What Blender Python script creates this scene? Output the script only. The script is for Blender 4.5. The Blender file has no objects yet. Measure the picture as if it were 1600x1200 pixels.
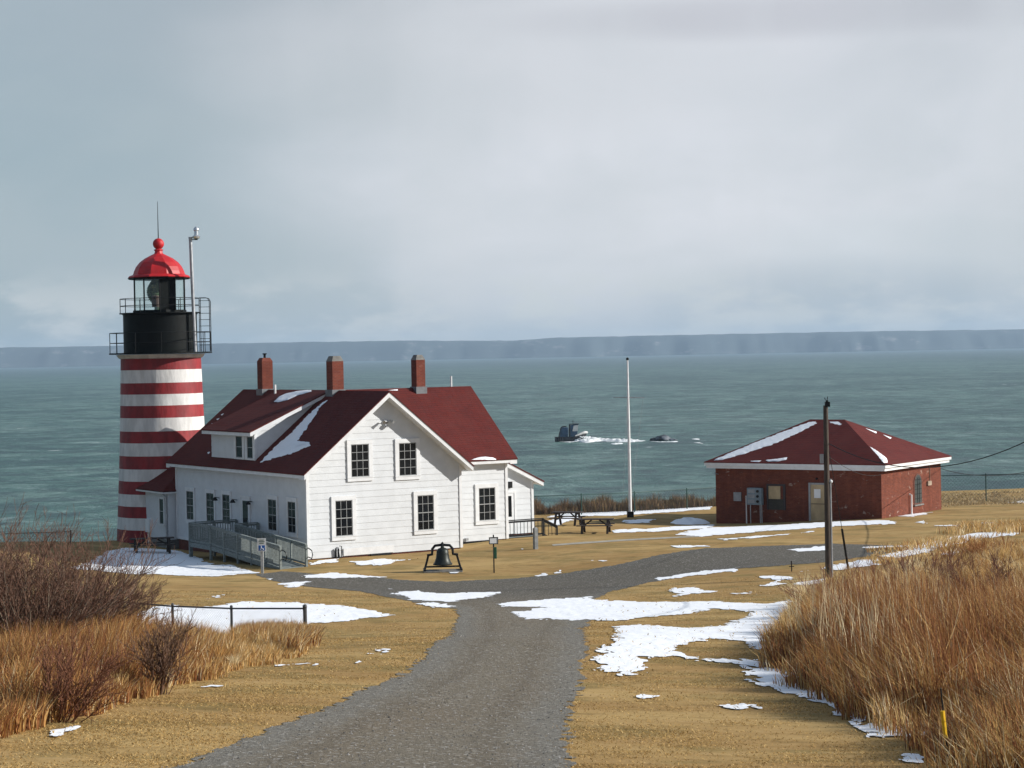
import bpy, math, random
import numpy as np
from mathutils import Vector, Matrix
random.seed(7); rng = np.random.default_rng(11)
S = bpy.context.scene; COL = S.collection
pi = math.pi; rad = math.radians
# ------------------------------------------------------------------ camera
F = 3211.; ROLL = math.atan(.0194); PITCH = math.atan(48/F); CZ = 22.
fw = np.array([0, math.cos(PITCH), -math.sin(PITCH)]); rt0 = np.array([1., 0, 0]); up0 = np.cross(rt0, fw)
ix = math.cos(ROLL)*rt0-math.sin(ROLL)*up0; iy = math.sin(ROLL)*rt0+math.cos(ROLL)*up0
CP = np.array([0, 0, CZ])
cam = bpy.data.cameras.new('camera'); co = bpy.data.objects.new('camera', cam); COL.objects.link(co)
cam.sensor_width = 36; cam.lens = F/1600*36; cam.clip_start = .5; cam.clip_end = 30000
Mx = Matrix(((ix[0], iy[0], -fw[0], 0), (ix[1], iy[1], -fw[1], 0), (ix[2], iy[2], -fw[2], CZ), (0, 0, 0, 1)))
co.matrix_world = Mx; S.camera = co
# ------------------------------------------------------------------ light
SUN_AZ = rad(-1); SUN_EL = rad(25)          # azimuth from +x towards +y
sd = Vector((math.cos(SUN_EL)*math.cos(SUN_AZ), math.cos(SUN_EL)*math.sin(SUN_AZ), math.sin(SUN_EL)))
sl = bpy.data.lights.new('sun', 'SUN'); sl.energy = 4.4; sl.angle = rad(.5); sl.color = (1, .955, .89)
so = bpy.data.objects.new('sun', sl); COL.objects.link(so); so.rotation_euler = sd.to_track_quat('Z', 'Y').to_euler(); so.location = (60, 0, 80)
S.view_settings.view_transform = 'Standard'; S.view_settings.look = 'None'; S.view_settings.gamma = 1
S.view_settings.use_curve_mapping = False; S.view_settings.exposure = .58
W = bpy.data.worlds.new('World'); S.world = W; W.use_nodes = True
nt = W.node_tree; nt.nodes.clear(); N = nt.nodes.new; L = nt.links.new
def mth(nt, op, a, b=None, c=None, clamp=False):
    n = nt.nodes.new('ShaderNodeMath'); n.operation = op; n.use_clamp = clamp
    for i, x in enumerate((a, b, c)):
        if x is None: continue
        if isinstance(x, (int, float)): n.inputs[i].default_value = x
        else: nt.links.new(x, n.inputs[i])
    return n.outputs[0]
def mixc(nt, f, a, b, t='MIX'):
    n = nt.nodes.new('ShaderNodeMix'); n.data_type = 'RGBA'; n.blend_type = t; n.clamp_factor = True
    for i, x in ((0, f), (6, a), (7, b)):
        if isinstance(x, (int, float)): n.inputs[i].default_value = x
        elif isinstance(x, tuple): n.inputs[i].default_value = (*x, 1)
        else: nt.links.new(x, n.inputs[i])
    return n.outputs[2]
def noise(nt, vec, scale, detail=4, rough=.55, dist=0):
    n = nt.nodes.new('ShaderNodeTexNoise'); n.inputs['Scale'].default_value = scale; n.inputs['Detail'].default_value = detail
    n.inputs['Roughness'].default_value = rough; n.inputs['Distortion'].default_value = dist
    nt.links.new(vec, n.inputs['Vector']); return n.outputs['Fac']
def mapr(nt, x, a, b, c=0, d=1):
    n = nt.nodes.new('ShaderNodeMapRange'); n.interpolation_type = 'SMOOTHSTEP'
    nt.links.new(x, n.inputs[0])
    for i, q in enumerate((a, b, c, d)): n.inputs[i+1].default_value = q
    return n.outputs[0]
def mapping(nt, vec, sc, loc=(0, 0, 0), rot=(0, 0, 0)):
    n = nt.nodes.new('ShaderNodeMapping'); n.inputs['Scale'].default_value = sc; n.inputs['Location'].default_value = loc; n.inputs['Rotation'].default_value = rot
    nt.links.new(vec, n.inputs['Vector']); return n.outputs[0]
sky = N('ShaderNodeTexSky'); sky.sky_type = 'NISHITA'; sky.sun_disc = False; sky.sun_elevation = SUN_EL; sky.sun_rotation = pi/2-SUN_AZ
bg1 = N('ShaderNodeBackground'); L(sky.outputs[0], bg1.inputs[0]); bg1.inputs[1].default_value = .1
tc = N('ShaderNodeTexCoord'); gv = tc.outputs['Generated']
sp = N('ShaderNodeSeparateXYZ'); L(gv, sp.inputs[0])
el = sp.outputs['Z']; az = sp.outputs['X']
low = mapping(nt, gv, (7, 7, 14)); hi = mapping(nt, gv, (16, 16, 44), (3, 1, 7))
n1 = noise(nt, low, 1, 5, .5, .3); n2 = noise(nt, hi, 1, 6, .6, .2)
shaft = noise(nt, mapping(nt, gv, (26, 1, 1.2), (1, 0, 0), (0, rad(28), 0)), 1, 3, .5)
# heights: horizon .0 -> top of the frame about .17
base = mixc(nt, mapr(nt, el, .0, .11), (.33, .40, .45), (.305, .36, .395))
base = mixc(nt, mapr(nt, el, .09, .17), base, (.37, .385, .415))
base = mixc(nt, mth(nt, 'MULTIPLY', mapr(nt, az, .02, -.25), .7), base, (.265, .345, .395))      # bluer to the left
def blob(cx, cz, rx, rz):
    dx = mth(nt, 'DIVIDE', mth(nt, 'SUBTRACT', az, cx), rx); dz = mth(nt, 'DIVIDE', mth(nt, 'SUBTRACT', el, cz), rz)
    d = mth(nt, 'ADD', mth(nt, 'MULTIPLY', dx, dx), mth(nt, 'MULTIPLY', dz, dz))
    d = mth(nt, 'ADD', d, mth(nt, 'MULTIPLY', mth(nt, 'SUBTRACT', n1, .5), 1.6))
    return mapr(nt, d, 1.9, -.2)
base = mixc(nt, mth(nt, 'MULTIPLY', blob(.10, .10, .20, .10), .85), base, (.66, .665, .71))
base = mixc(nt, mth(nt, 'MULTIPLY', blob(.19, .048, .07, .016), .5), base, (.56, .60, .64))
base = mixc(nt, mth(nt, 'MULTIPLY', blob(.0, .14, .13, .035), .55), base, (.50, .52, .545))
base = mixc(nt, mth(nt, 'MULTIPLY', blob(.17, .158, .14, .010), .5), base, (.38, .38, .42))
base = mixc(nt, mth(nt, 'MULTIPLY', blob(.16, .018, .10, .022), .55), base, (.27, .345, .42))
cum = mth(nt, 'MULTIPLY', mapr(nt, n2, .46, .62), mth(nt, 'MULTIPLY', mapr(nt, el, .05, .02), mapr(nt, el, -.003, .008)))
base = mixc(nt, mth(nt, 'MULTIPLY', cum, .85), base, (.53, .56, .57))
base = mixc(nt, mth(nt, 'MULTIPLY', mapr(nt, n1, .35, .65), .28), base, (.41, .45, .475))
over = mth(nt, 'MAXIMUM', mapr(nt, el, .20, .55), mapr(nt, sp.outputs['Y'], .55, .0))
base = mixc(nt, mth(nt, 'MULTIPLY', over, .72), base, (.10, .165, .275))      # unseen blue-grey cloud overhead and behind, added to dim and cool the shade
base = mixc(nt, mth(nt, 'MULTIPLY', mapr(nt, shaft, .45, .75), mth(nt, 'MULTIPLY', .42, mapr(nt, az, -.16, .0))), base, (.54, .56, .59))
bg2 = N('ShaderNodeBackground'); L(base, bg2.inputs[0]); bg2.inputs[1].default_value = .84
mx = N('ShaderNodeMixShader'); mx.inputs[0].default_value = .93; L(bg1.outputs[0], mx.inputs[1]); L(bg2.outputs[0], mx.inputs[2])
wo = N('ShaderNodeOutputWorld'); L(mx.outputs[0], wo.inputs[0])
# ------------------------------------------------------------------ camera-pixel to world helpers (used once, to measure the place)
def ray(u, v): return fw+ix*((u-800)/F)-iy*((v-600)/F)
def at(u, v, Y): r = ray(u, v); return r*(Y/r[1])+CP
def atz(u, v, z): r = ray(u, v); return r*((z-CZ)/r[2])+CP
# ------------------------------------------------------------------ materials
MATS = {}
def mat(name, col, rough=.7, var=.0, scale=3., col2=None, bump=0., bscale=20., metal=0., stretch=(1, 1, 1), detail=5, spec=.4, lo=.35, hi=.65):
    if name in MATS: return MATS[name]
    m = bpy.data.materials.new(name); m.use_nodes = True; t = m.node_tree; b = t.nodes['Principled BSDF']
    b.inputs['Roughness'].default_value = rough; b.inputs['Metallic'].default_value = metal; b.inputs['Specular IOR Level'].default_value = spec
    tc = t.nodes.new('ShaderNodeTexCoord'); v = mapping(t, tc.outputs['Object'], stretch)
    c2 = col2 or tuple(x*(1-var) for x in col)
    n = noise(t, v, scale, detail, .6)
    out = mixc(t, mapr(t, n, lo, hi), c2, col)
    t.links.new(out, b.inputs['Base Color'])
    if bump:
        bn = t.nodes.new('ShaderNodeBump'); bn.inputs['Strength'].default_value = 1; bn.inputs['Distance'].default_value = bump
        t.links.new(noise(t, v, bscale, 4, .6), bn.inputs['Height']); t.links.new(bn.outputs[0], b.inputs['Normal'])
    MATS[name] = m; return m
WHITE = mat('white_paint', (.61, .635, .655), .6, .08, 1.7, bump=.004, bscale=14)
TRIM = mat('white_trim', (.70, .715, .725), .55, .1, 3)
GLASS = mat('window_glass', (.010, .012, .014), .06, .5, .9, spec=.22)
MUNT = mat('muntin_grey', (.30, .31, .31), .6, .1, 3)
def shingle():
    m = bpy.data.materials.new('red_shingle'); m.use_nodes = True; t = m.node_tree; b = t.nodes['Principled BSDF']
    b.inputs['Roughness'].default_value = .85; b.inputs['Specular IOR Level'].default_value = .2
    tc = t.nodes.new('ShaderNodeTexCoord'); o = tc.outputs['Object']
    s = t.nodes.new('ShaderNodeSeparateXYZ'); t.links.new(o, s.inputs[0])
    c = t.nodes.new('ShaderNodeCombineXYZ'); t.links.new(mth(t, 'ADD', s.outputs[0], s.outputs[1]), c.inputs[0]); t.links.new(s.outputs[2], c.inputs[1])
    br = t.nodes.new('ShaderNodeTexBrick'); t.links.new(c.outputs[0], br.inputs['Vector'])
    br.inputs['Color1'].default_value = (.105, .014, .011, 1); br.inputs['Color2'].default_value = (.085, .013, .011, 1); br.inputs['Mortar'].default_value = (.06, .012, .01, 1)
    br.inputs['Scale'].default_value = 1; br.inputs['Brick Width'].default_value = .3; br.inputs['Row Height'].default_value = .11; br.inputs['Mortar Size'].default_value = .006
    n = noise(t, o, .8, 5, .6); n3 = noise(t, mapping(t, o, (2, 2, .3)), 2, 3)
    c2 = mixc(t, mth(t, 'MULTIPLY', mapr(t, n, .35, .7), .45), br.outputs[0], (.125, .026, .02))
    c3 = mixc(t, mth(t, 'MULTIPLY', mapr(t, n3, .5, .75), .3), c2, (.065, .022, .02))
    t.links.new(c3, b.inputs['Base Color'])
    bn = t.nodes.new('ShaderNodeBump'); bn.inputs['Distance'].default_value = .01; t.links.new(br.outputs['Fac'], bn.inputs['Height']); bn.invert = True; t.links.new(bn.outputs[0], b.inputs['Normal'])
    return m
SHING = shingle()
def brickmat(name, a, bb, mo, stain, st=.5):
    m = bpy.data.materials.new(name); m.use_nodes = True; t = m.node_tree; b = t.nodes['Principled BSDF']
    b.inputs['Roughness'].default_value = .85; b.inputs['Specular IOR Level'].default_value = .2
    tc = t.nodes.new('ShaderNodeTexCoord'); o = tc.outputs['Object']
    s = t.nodes.new('ShaderNodeSeparateXYZ'); t.links.new(o, s.inputs[0])
    c = t.nodes.new('ShaderNodeCombineXYZ'); t.links.new(mth(t, 'ADD', s.outputs[0], s.outputs[1]), c.inputs[0]); t.links.new(s.outputs[2], c.inputs[1])
    br = t.nodes.new('ShaderNodeTexBrick'); t.links.new(c.outputs[0], br.inputs['Vector'])
    br.inputs['Color1'].default_value = (*a, 1); br.inputs['Color2'].default_value = (*bb, 1); br.inputs['Mortar'].default_value = (*mo, 1)
    br.inputs['Scale'].default_value = 1; br.inputs['Brick Width'].default_value = .22; br.inputs['Row Height'].default_value = .075; br.inputs['Mortar Size'].default_value = .008; br.inputs['Mortar Smooth'].default_value = .3
    n = noise(t, o, 1.3, 6, .65); n2 = noise(t, mapping(t, o, (1, 1, 1.6)), 1.5, 8, .68); n4 = noise(t, mapping(t, o, (3, 3, .6)), 1.1, 5, .6)
    c1 = mixc(t, mth(t, 'MULTIPLY', mapr(t, n, .4, .7), .6), br.outputs[0], tuple(x*.55 for x in a))
    c2 = mixc(t, mth(t, 'MULTIPLY', mapr(t, n4, .5, .75), .5), c1, tuple(x*1.35 for x in a))
    c3 = mixc(t, mth(t, 'MULTIPLY', mapr(t, n2, .60, .68), st), c2, stain)
    t.links.new(c3, b.inputs['Base Color'])
    bn = t.nodes.new('ShaderNodeBump'); bn.inputs['Distance'].default_value = .012; bn.invert = True; t.links.new(br.outputs['Fac'], bn.inputs['Height']); t.links.new(bn.outputs[0], b.inputs['Normal'])
    return m
BRICK = brickmat('red_brick', (.195, .054, .029), (.125, .033, .02), (.17, .075, .05), (.50, .42, .35), .6)
CHIM = brickmat('chimney_brick', (.20, .05, .03), (.15, .036, .024), (.20, .11, .08), (.3, .2, .16), .3)
FOUND = brickmat('foundation_brick', (.17, .05, .035), (.13, .04, .03), (.15, .09, .07), (.3, .2, .16), .3)
CONC = mat('concrete', (.21, .205, .19), .9, .35, 4, bump=.006)
DECKW = mat('weathered_wood', (.22, .25, .24), .85, .35, 5, stretch=(1, 1, 4), bump=.004)
POLEW = mat('pole_wood', (.085, .065, .05), .9, .45, 6, stretch=(3, 3, .3), bump=.01, bscale=30)
DARKW = mat('dark_stained_wood', (.045, .032, .028), .8, .4, 6, stretch=(1, 1, 1))
BLACK = mat('black_paint', (.004, .006, .006), .55, .3, 2.5, spec=.12, bump=.004, bscale=6)
IRON = mat('black_iron', (.008, .009, .010), .5, .3, 5, spec=.2, bump=.003)
TOWR = mat('tower_red', (.27, .018, .022), .6, .35, 2.2, stretch=(1, 1, .35), bump=.02, bscale=5)
TOWW = mat('tower_white', (.68, .67, .65), .65, .22, 2.4, stretch=(1, 1, .3), bump=.02, bscale=5)
DOME = mat('dome_red', (.46, .014, .018), .5, .25, 1.5, spec=.35)
GALV = mat('galvanised_metal', (.42, .44, .46), .42, .25, 4, metal=.6)
STEEL = mat('bright_steel', (.7, .72, .74), .25, .2, 4, metal=.8)
GREENF = mat('green_fence_metal', (.02, .07, .055), .5, .3, 4)
DARKF = mat('dark_fence_metal', (.055, .058, .06), .5, .3, 4)
POLEWH = mat('white_pole_paint', (.78, .78, .77), .4, .12, 3)
BRONZE = mat('bell_bronze', (.022, .028, .023), .45, .45, 5, bump=.004, metal=.3)
TAN = mat('tan_board', (.50, .38, .22), .8, .25, 2, stretch=(1, 1, .5), bump=.003)
BLUEB = mat('grey_blue_cabinet', (.19, .25, .29), .5, .2, 3)
GREYP = mat('grey_plastic', (.30, .31, .32), .6, .2, 4)
YEL = mat('yellow_plastic', (.80, .48, .01), .5, .1, 4)
SIGNB = mat('sign_blue', (.02, .12, .42), .5, .1, 4)
SIGNG = mat('sign_green', (.012, .07, .035), .5, .1, 4)
SIGNW = mat('sign_white', (.78, .79, .78), .5, .06, 4)
SNOWM = mat('snow', (.86, .88, .91), .75, .05, 1.5, bump=.03, bscale=5)
ROCK = mat('sea_rock', (.10, .115, .135), .6, .5, .6, (.018, .02, .024), bump=.2, bscale=1.2, lo=.42, hi=.58)
def alphaglass():
    m = bpy.data.materials.new('lantern_glass'); m.use_nodes = True; t = m.node_tree
    t.nodes.clear(); o = t.nodes.new('ShaderNodeOutputMaterial'); mx = t.nodes.new('ShaderNodeMixShader'); tr = t.nodes.new('ShaderNodeBsdfTransparent'); g = t.nodes.new('ShaderNodeBsdfGlossy')
    tr.inputs[0].default_value = (.90, .95, .93, 1); g.inputs['Roughness'].default_value = .03; mx.inputs[0].default_value = .07
    t.links.new(tr.outputs[0], mx.inputs[1]); t.links.new(g.outputs[0], mx.inputs[2]); t.links.new(mx.outputs[0], o.inputs[0]); return m
LGLASS = alphaglass()
LENS = mat('fresnel_lens_glass', (.22, .30, .17), .15, .5, 6, (.06, .09, .06), spec=.8)
# ------------------------------------------------------------------ mesh helpers
def tag(o, label=None, cat=None, group=None, kind=None):
    if label: o['label'] = label
    if cat: o['category'] = cat
    if group: o['group'] = group
    if kind: o['kind'] = kind
    return o
def empty(name, loc, rz=0, **k):
    o = bpy.data.objects.new(name, None); COL.objects.link(o); o.location = loc; o.rotation_euler = (0, 0, rz); o.empty_display_size = .3
    return tag(o, **k)
def ident(s, o, z): return (s, o, z)
class MB:
    def __init__(s): s.v = []; s.f = []
    def hexa(s, p):
        n = len(s.v); s.v += [tuple(map(float, q)) for q in p]
        s.f += [(n, n+3, n+2, n+1), (n+4, n+5, n+6, n+7), (n, n+1, n+5, n+4), (n+1, n+2, n+6, n+5), (n+2, n+3, n+7, n+6), (n+3, n, n+4, n+7)]
    def box(s, x0, x1, y0, y1, z0, z1, mp=ident):
        s.hexa([mp(*q) for q in ((x0, y0, z0), (x1, y0, z0), (x1, y1, z0), (x0, y1, z0), (x0, y0, z1), (x1, y0, z1), (x1, y1, z1), (x0, y1, z1))])
    def poly(s, pts):
        n = len(s.v); s.v += [tuple(map(float, q)) for q in pts]; s.f.append(tuple(range(n, n+len(pts))))
    def bar(s, p, q, w, h, up=(0, 0, 1)):       # rectangular bar from p to q
        p = Vector(p); q = Vector(q); d = (q-p).normalized(); up = Vector(up)
        if abs(d.dot(up)) > .98: up = Vector((0, 1, 0))
        r = d.cross(up).normalized()*w/2; u = r.cross(d).normalized()*h/2
        s.hexa([p-r-u, p+r-u, q+r-u, q-r-u, p-r+u, p+r+u, q+r+u, q-r+u])
    def tube(s, pts, r, n=8, cap=True):
        pts = [Vector(p) for p in pts]; rr = r if isinstance(r, (list, tuple)) else [r]*len(pts); base = len(s.v)
        for i, p in enumerate(pts):
            d = (pts[min(i+1, len(pts)-1)]-pts[max(i-1, 0)]).normalized()
            a = d.cross(Vector((0, 0, 1)) if abs(d.z) < .95 else Vector((1, 0, 0))).normalized(); b = d.cross(a)
            for k in range(n):
                t = 2*pi*k/n; s.v.append(tuple(p+(a*math.cos(t)+b*math.sin(t))*rr[i]))
        for i in range(len(pts)-1):
            for k in range(n):
                a0 = base+i*n+k; a1 = base+i*n+(k+1) % n; s.f.append((a0, a1, a1+n, a0+n))
        if cap: s.f.append(tuple(base+k for k in range(n))[::-1]); s.f.append(tuple(base+(len(pts)-1)*n+k for k in range(n)))
    def lathe(s, prof, n=32, c=(0, 0), a0=0, a1=2*pi, cap=True):
        full = abs(a1-a0-2*pi) < 1e-6; m = n if full else n+1; base = len(s.v)
        for r, z in prof:
            for k in range(m):
                t = a0+(a1-a0)*k/n; s.v.append((c[0]+r*math.cos(t), c[1]+r*math.sin(t), z))
        for i in range(len(prof)-1):
            for k in range(n):
                k2 = (k+1) % m; s.f.append((base+i*m+k, base+i*m+k2, base+(i+1)*m+k2, base+(i+1)*m+k))
        if cap and full:
            s.f.append(tuple(base+k for k in range(m))[::-1]); s.f.append(tuple(base+(len(prof)-1)*m+k for k in range(m)))
    def sphere(s, c, r, n=10, sc=(1, 1, 1)):
        prof = [(math.sin(pi*i/n)*r+1e-5, -math.cos(pi*i/n)*r) for i in range(n+1)]
        b = len(s.v); s.lathe(prof, n*2, cap=False)
        for i in range(b, len(s.v)): x, y, z = s.v[i]; s.v[i] = (c[0]+x*sc[0], c[1]+y*sc[1], c[2]+z*sc[2])
    def build(s, name, m, parent=None, smooth=False, bevel=0, **k):
        me = bpy.data.meshes.new(name); me.from_pydata(s.v, [], s.f); me.validate(); me.update()
        me.materials.append(m)
        o = bpy.data.objects.new(name, me); COL.objects.link(o)
        if parent: o.parent = parent
        if smooth:
            me.polygons.foreach_set('use_smooth', [True]*len(me.polygons))
            me.set_sharp_from_angle(angle=rad(40))
        if bevel:
            b = o.modifiers.new('bevel', 'BEVEL'); b.width = bevel; b.segments = 2; b.limit_method = 'ANGLE'
        return tag(o, **k)
def np_mesh(name, V, faces, m, parent=None, colors=None, smooth=False):
    """faces: list of int arrays (n,k)"""
    me = bpy.data.meshes.new(name); V = np.asarray(V, np.float32)
    tot = [np.full(len(f), f.shape[1]) for f in faces if len(f)]; idx = np.concatenate([f.ravel() for f in faces if len(f)]).astype(np.int32)
    tot = np.concatenate(tot).astype(np.int32); start = np.concatenate([[0], np.cumsum(tot)[:-1]]).astype(np.int32)
    me.vertices.add(len(V)); me.vertices.foreach_set('co', V.ravel()); me.loops.add(len(idx)); me.loops.foreach_set('vertex_index', idx)
    me.polygons.add(len(tot)); me.polygons.foreach_set('loop_start', start); me.polygons.foreach_set('loop_total', tot)
    if smooth: me.polygons.foreach_set('use_smooth', np.ones(len(tot), bool))
    me.update(calc_edges=True)
    if colors is not None:
        a = me.color_attributes.new('Col', 'FLOAT_COLOR', 'POINT'); c = np.ones((len(V), 4), np.float32); c[:, :3] = colors; a.data.foreach_set('color', c.ravel())
    me.materials.append(m); o = bpy.data.objects.new(name, me); COL.objects.link(o)
    if parent: o.parent = parent
    return o
def copy_tree(o, parent=None):
    c = o.copy(); COL.objects.link(c); c.parent = parent
    for ch in o.children: copy_tree(ch, c)
    return c
# numpy value noise
_perm = rng.random((256, 256))
def vn(x, y):
    xi = np.floor(x).astype(int); yi = np.floor(y).astype(int); fx = x-xi; fy = y-yi; fx = fx*fx*(3-2*fx); fy = fy*fy*(3-2*fy)
    g = lambda a, b: _perm[a & 255, b & 255]
    return (g(xi, yi)*(1-fx)+g(xi+1, yi)*fx)*(1-fy)+(g(xi, yi+1)*(1-fx)+g(xi+1, yi+1)*fx)*fy
def fbm(x, y, o=4):
    s = 0; a = .5; t = 0
    for i in range(o): s = s+a*vn(x*2**i+i*17.3, y*2**i+i*5.1); t += a; a *= .5
    return s/t          # 0..1
# ------------------------------------------------------------------ terrain
CPT = []
def G(u, v, Y): CPT.append(at(u, v, Y))
def Gd(u, Y, h): p = at(u, 600, Y); CPT.append(np.array([p[0], Y, CZ-h]))
for u in (0, 800, 1600):
    Gd(u, 4, 2.3); Gd(u, 12, 3.45)
for q in [(580, 1200, 23.5), (900, 1200, 23.5), (100, 1145, 26), (0, 1050, 38), (770, 1000, 46), (950, 1000, 46), (740, 950, 66), (860, 950, 66), (840, 920, 79), (840, 901, 87),
          (481, 876, 95.5), (721, 857, 101), (277, 859, 109), (200, 851, 110.5), (400, 896, 90.5), (445, 894, 91.5), (692, 892, 89.8), (770, 895, 88.8), (795, 847, 101),
          (1378, 811, 112.5), (1119, 819, 118.5), (1473, 797, 119), (1294, 903, 78), (985, 808, 124), (850, 808, 125), (1100, 793, 131), (1540, 795, 119), (1600, 783, 126),
          (930, 834, 108), (888, 823, 112), (1000, 870, 91.5), (1380, 856, 92.5), (1430, 1185, 25), (1200, 1042, 41), (1600, 1010, 45), (1600, 862, 83), (1600, 805, 112),
          (265, 995, 56), (470, 1000, 54), (250, 893, 94), (100, 850, 106), (0, 880, 95), (0, 960, 60), (1340, 1120, 31), (1100, 1000, 47), (1600, 1180, 26), (1150, 888, 84)]: G(*q)
for u, Y, h in [(-800, 30, 5), (-800, 60, 7.4), (-800, 100, 9.5), (2400, 30, 5), (2400, 60, 7), (2400, 100, 9), (2000, 140, 10), (-300, 120, 9.8), (800, 150, 10.6)]: Gd(u, Y, h)
CPT = np.array(CPT)
def _k(d2): return np.where(d2 > 1e-9, .5*d2*np.log(np.maximum(d2, 1e-9)), 0)
_P = CPT[:, :2]/50.
_n = len(_P); A_ = np.zeros((_n+3, _n+3)); A_[:_n, :_n] = _k(((_P[:, None]-_P[None])**2).sum(-1))+np.eye(_n)*2e-3
A_[:_n, _n] = 1; A_[:_n, _n+1:] = _P; A_[_n, :_n] = 1; A_[_n+1:, :_n] = _P.T
_W = np.linalg.solve(A_, np.concatenate([CPT[:, 2], [0, 0, 0]]))
EX = [-200, -40, -28, -23.5, -19.5, -10, 4, 14, 22, 40, 200]; EY = [60, 99, 106, 111, 120, 127, 131.5, 138, 141, 146, 170]
def gz(x, y):
    x = np.asarray(x, float); y = np.asarray(y, float); sh = np.broadcast(x, y).shape; x = np.broadcast_to(x, sh).ravel(); y = np.broadcast_to(y, sh).ravel()
    xc = np.clip(x, -60, 60)/50.; yc = np.clip(y, 2, 150)/50.
    out = np.empty(len(x))
    for i in range(0, len(x), 60000):
        a = xc[i:i+60000]; b = yc[i:i+60000]
        out[i:i+60000] = _k((a[:, None]-_P[:, 0])**2+(b[:, None]-_P[:, 1])**2)@_W[:_n]+_W[_n]+a*_W[_n+1]+b*_W[_n+2]
    ye = np.interp(x, EX, EY)+2*(fbm(x*.13, x*0+3.)-.5)
    d = np.maximum(y-ye, 0); out = out-np.where(d > 0, .25*d+.9*d*np.minimum(d, 4)/4, 0)
    return np.maximum(out, -5).reshape(sh)
def gzs(x, y): return float(gz(np.array([x]), np.array([y]))[0])
def gpix(P):                                     # where a sight line meets the ground
    P = np.asarray(P, float); out = []
    Ys = np.concatenate([np.arange(14, 60, .5), np.arange(60, 150, 1.)])
    for u, v in P:
        r = ray(u, v); X = r[0]/r[1]*Ys; Z = CZ+r[2]/r[1]*Ys; d = Z-gz(X, Ys)
        k = np.argmax(d < 0) if (d < 0).any() else len(Ys)-1
        k = max(k, 1); t = d[k-1]/(d[k-1]-d[k]+1e-9); Y = Ys[k-1]+(Ys[k]-Ys[k-1])*min(max(t, 0), 1); out.append((r[0]/r[1]*Y, Y))
    return np.array(out)
# ground sheet
xs = np.concatenate([np.arange(-400, -60, 20), np.arange(-60, 60, .8), np.arange(60, 401, 20)]); ys = np.concatenate([np.arange(-120, 10, 10), np.arange(10, 165, .8), np.arange(165, 300, 15)])
XX, YY = np.meshgrid(xs, ys); ZZ = gz(XX, YY)
ZZ = np.where((np.abs(XX) > 60) & (YY < 90), ZZ, ZZ)
nx = len(xs); ny = len(ys); idx = np.arange(nx*ny).reshape(ny, nx)
Fq = np.stack([idx[:-1, :-1], idx[:-1, 1:], idx[1:, 1:], idx[1:, :-1]], -1).reshape(-1, 4)
def lawnmat():
    m = bpy.data.materials.new('dry_lawn'); m.use_nodes = True; t = m.node_tree; b = t.nodes['Principled BSDF']
    b.inputs['Roughness'].default_value = .95; b.inputs['Specular IOR Level'].default_value = .1
    tc = t.nodes.new('ShaderNodeTexCoord'); o = tc.outputs['Object']
    a = noise(t, mapping(t, o, (.16, .3, .3)), 1, 6, .62); c = noise(t, mapping(t, o, (1.1, 2.2, 1)), 1, 7, .7, .4); d = noise(t, mapping(t, o, (9, 12, 9)), 1, 5, .75); e = noise(t, mapping(t, o, (.35, .6, 1), (7, 3, 0)), 1, 5, .6)
    c1 = mixc(t, mapr(t, a, .33, .68), (.30, .185, .07), (.41, .28, .115))
    c1 = mixc(t, mth(t, 'MULTIPLY', mapr(t, e, .47, .62), .7), c1, (.20, .15, .055))
    c1 = mixc(t, mth(t, 'MULTIPLY', mapr(t, c, .50, .72), .6), c1, (.42, .29, .14))
    c1 = mixc(t, mth(t, 'MULTIPLY', mapr(t, c, .49, .34), .6), c1, (.17, .11, .04))
    c1 = mixc(t, mth(t, 'MULTIPLY', mapr(t, d, .45, .30), .35), c1, (.16, .10, .04))
    c1 = mixc(t, mth(t, 'MULTIPLY', mapr(t, d, .58, .72), .35), c1, (.52, .36, .17))
    # bare rock and earth on the sea bluff
    s = t.nodes.new('ShaderNodeSeparateXYZ'); t.links.new(o, s.inputs[0])
    c1 = mixc(t, mapr(t, s.outputs[2], 11.2, 10.0), c1, (.13, .10, .075))
    t.links.new(c1, b.inputs['Base Color'])
    bn = t.nodes.new('ShaderNodeBump'); bn.inputs['Distance'].default_value = .022; t.links.new(mth(t, 'ADD', mth(t, 'MULTIPLY', d, .6), c), bn.inputs['Height']); t.links.new(bn.outputs[0], b.inputs['Normal'])
    return m
LAWN = lawnmat()
o = np_mesh('ground', np.stack([XX, YY, ZZ], -1).reshape(-1, 3), [Fq], LAWN, smooth=True); tag(o, kind='structure')
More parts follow.
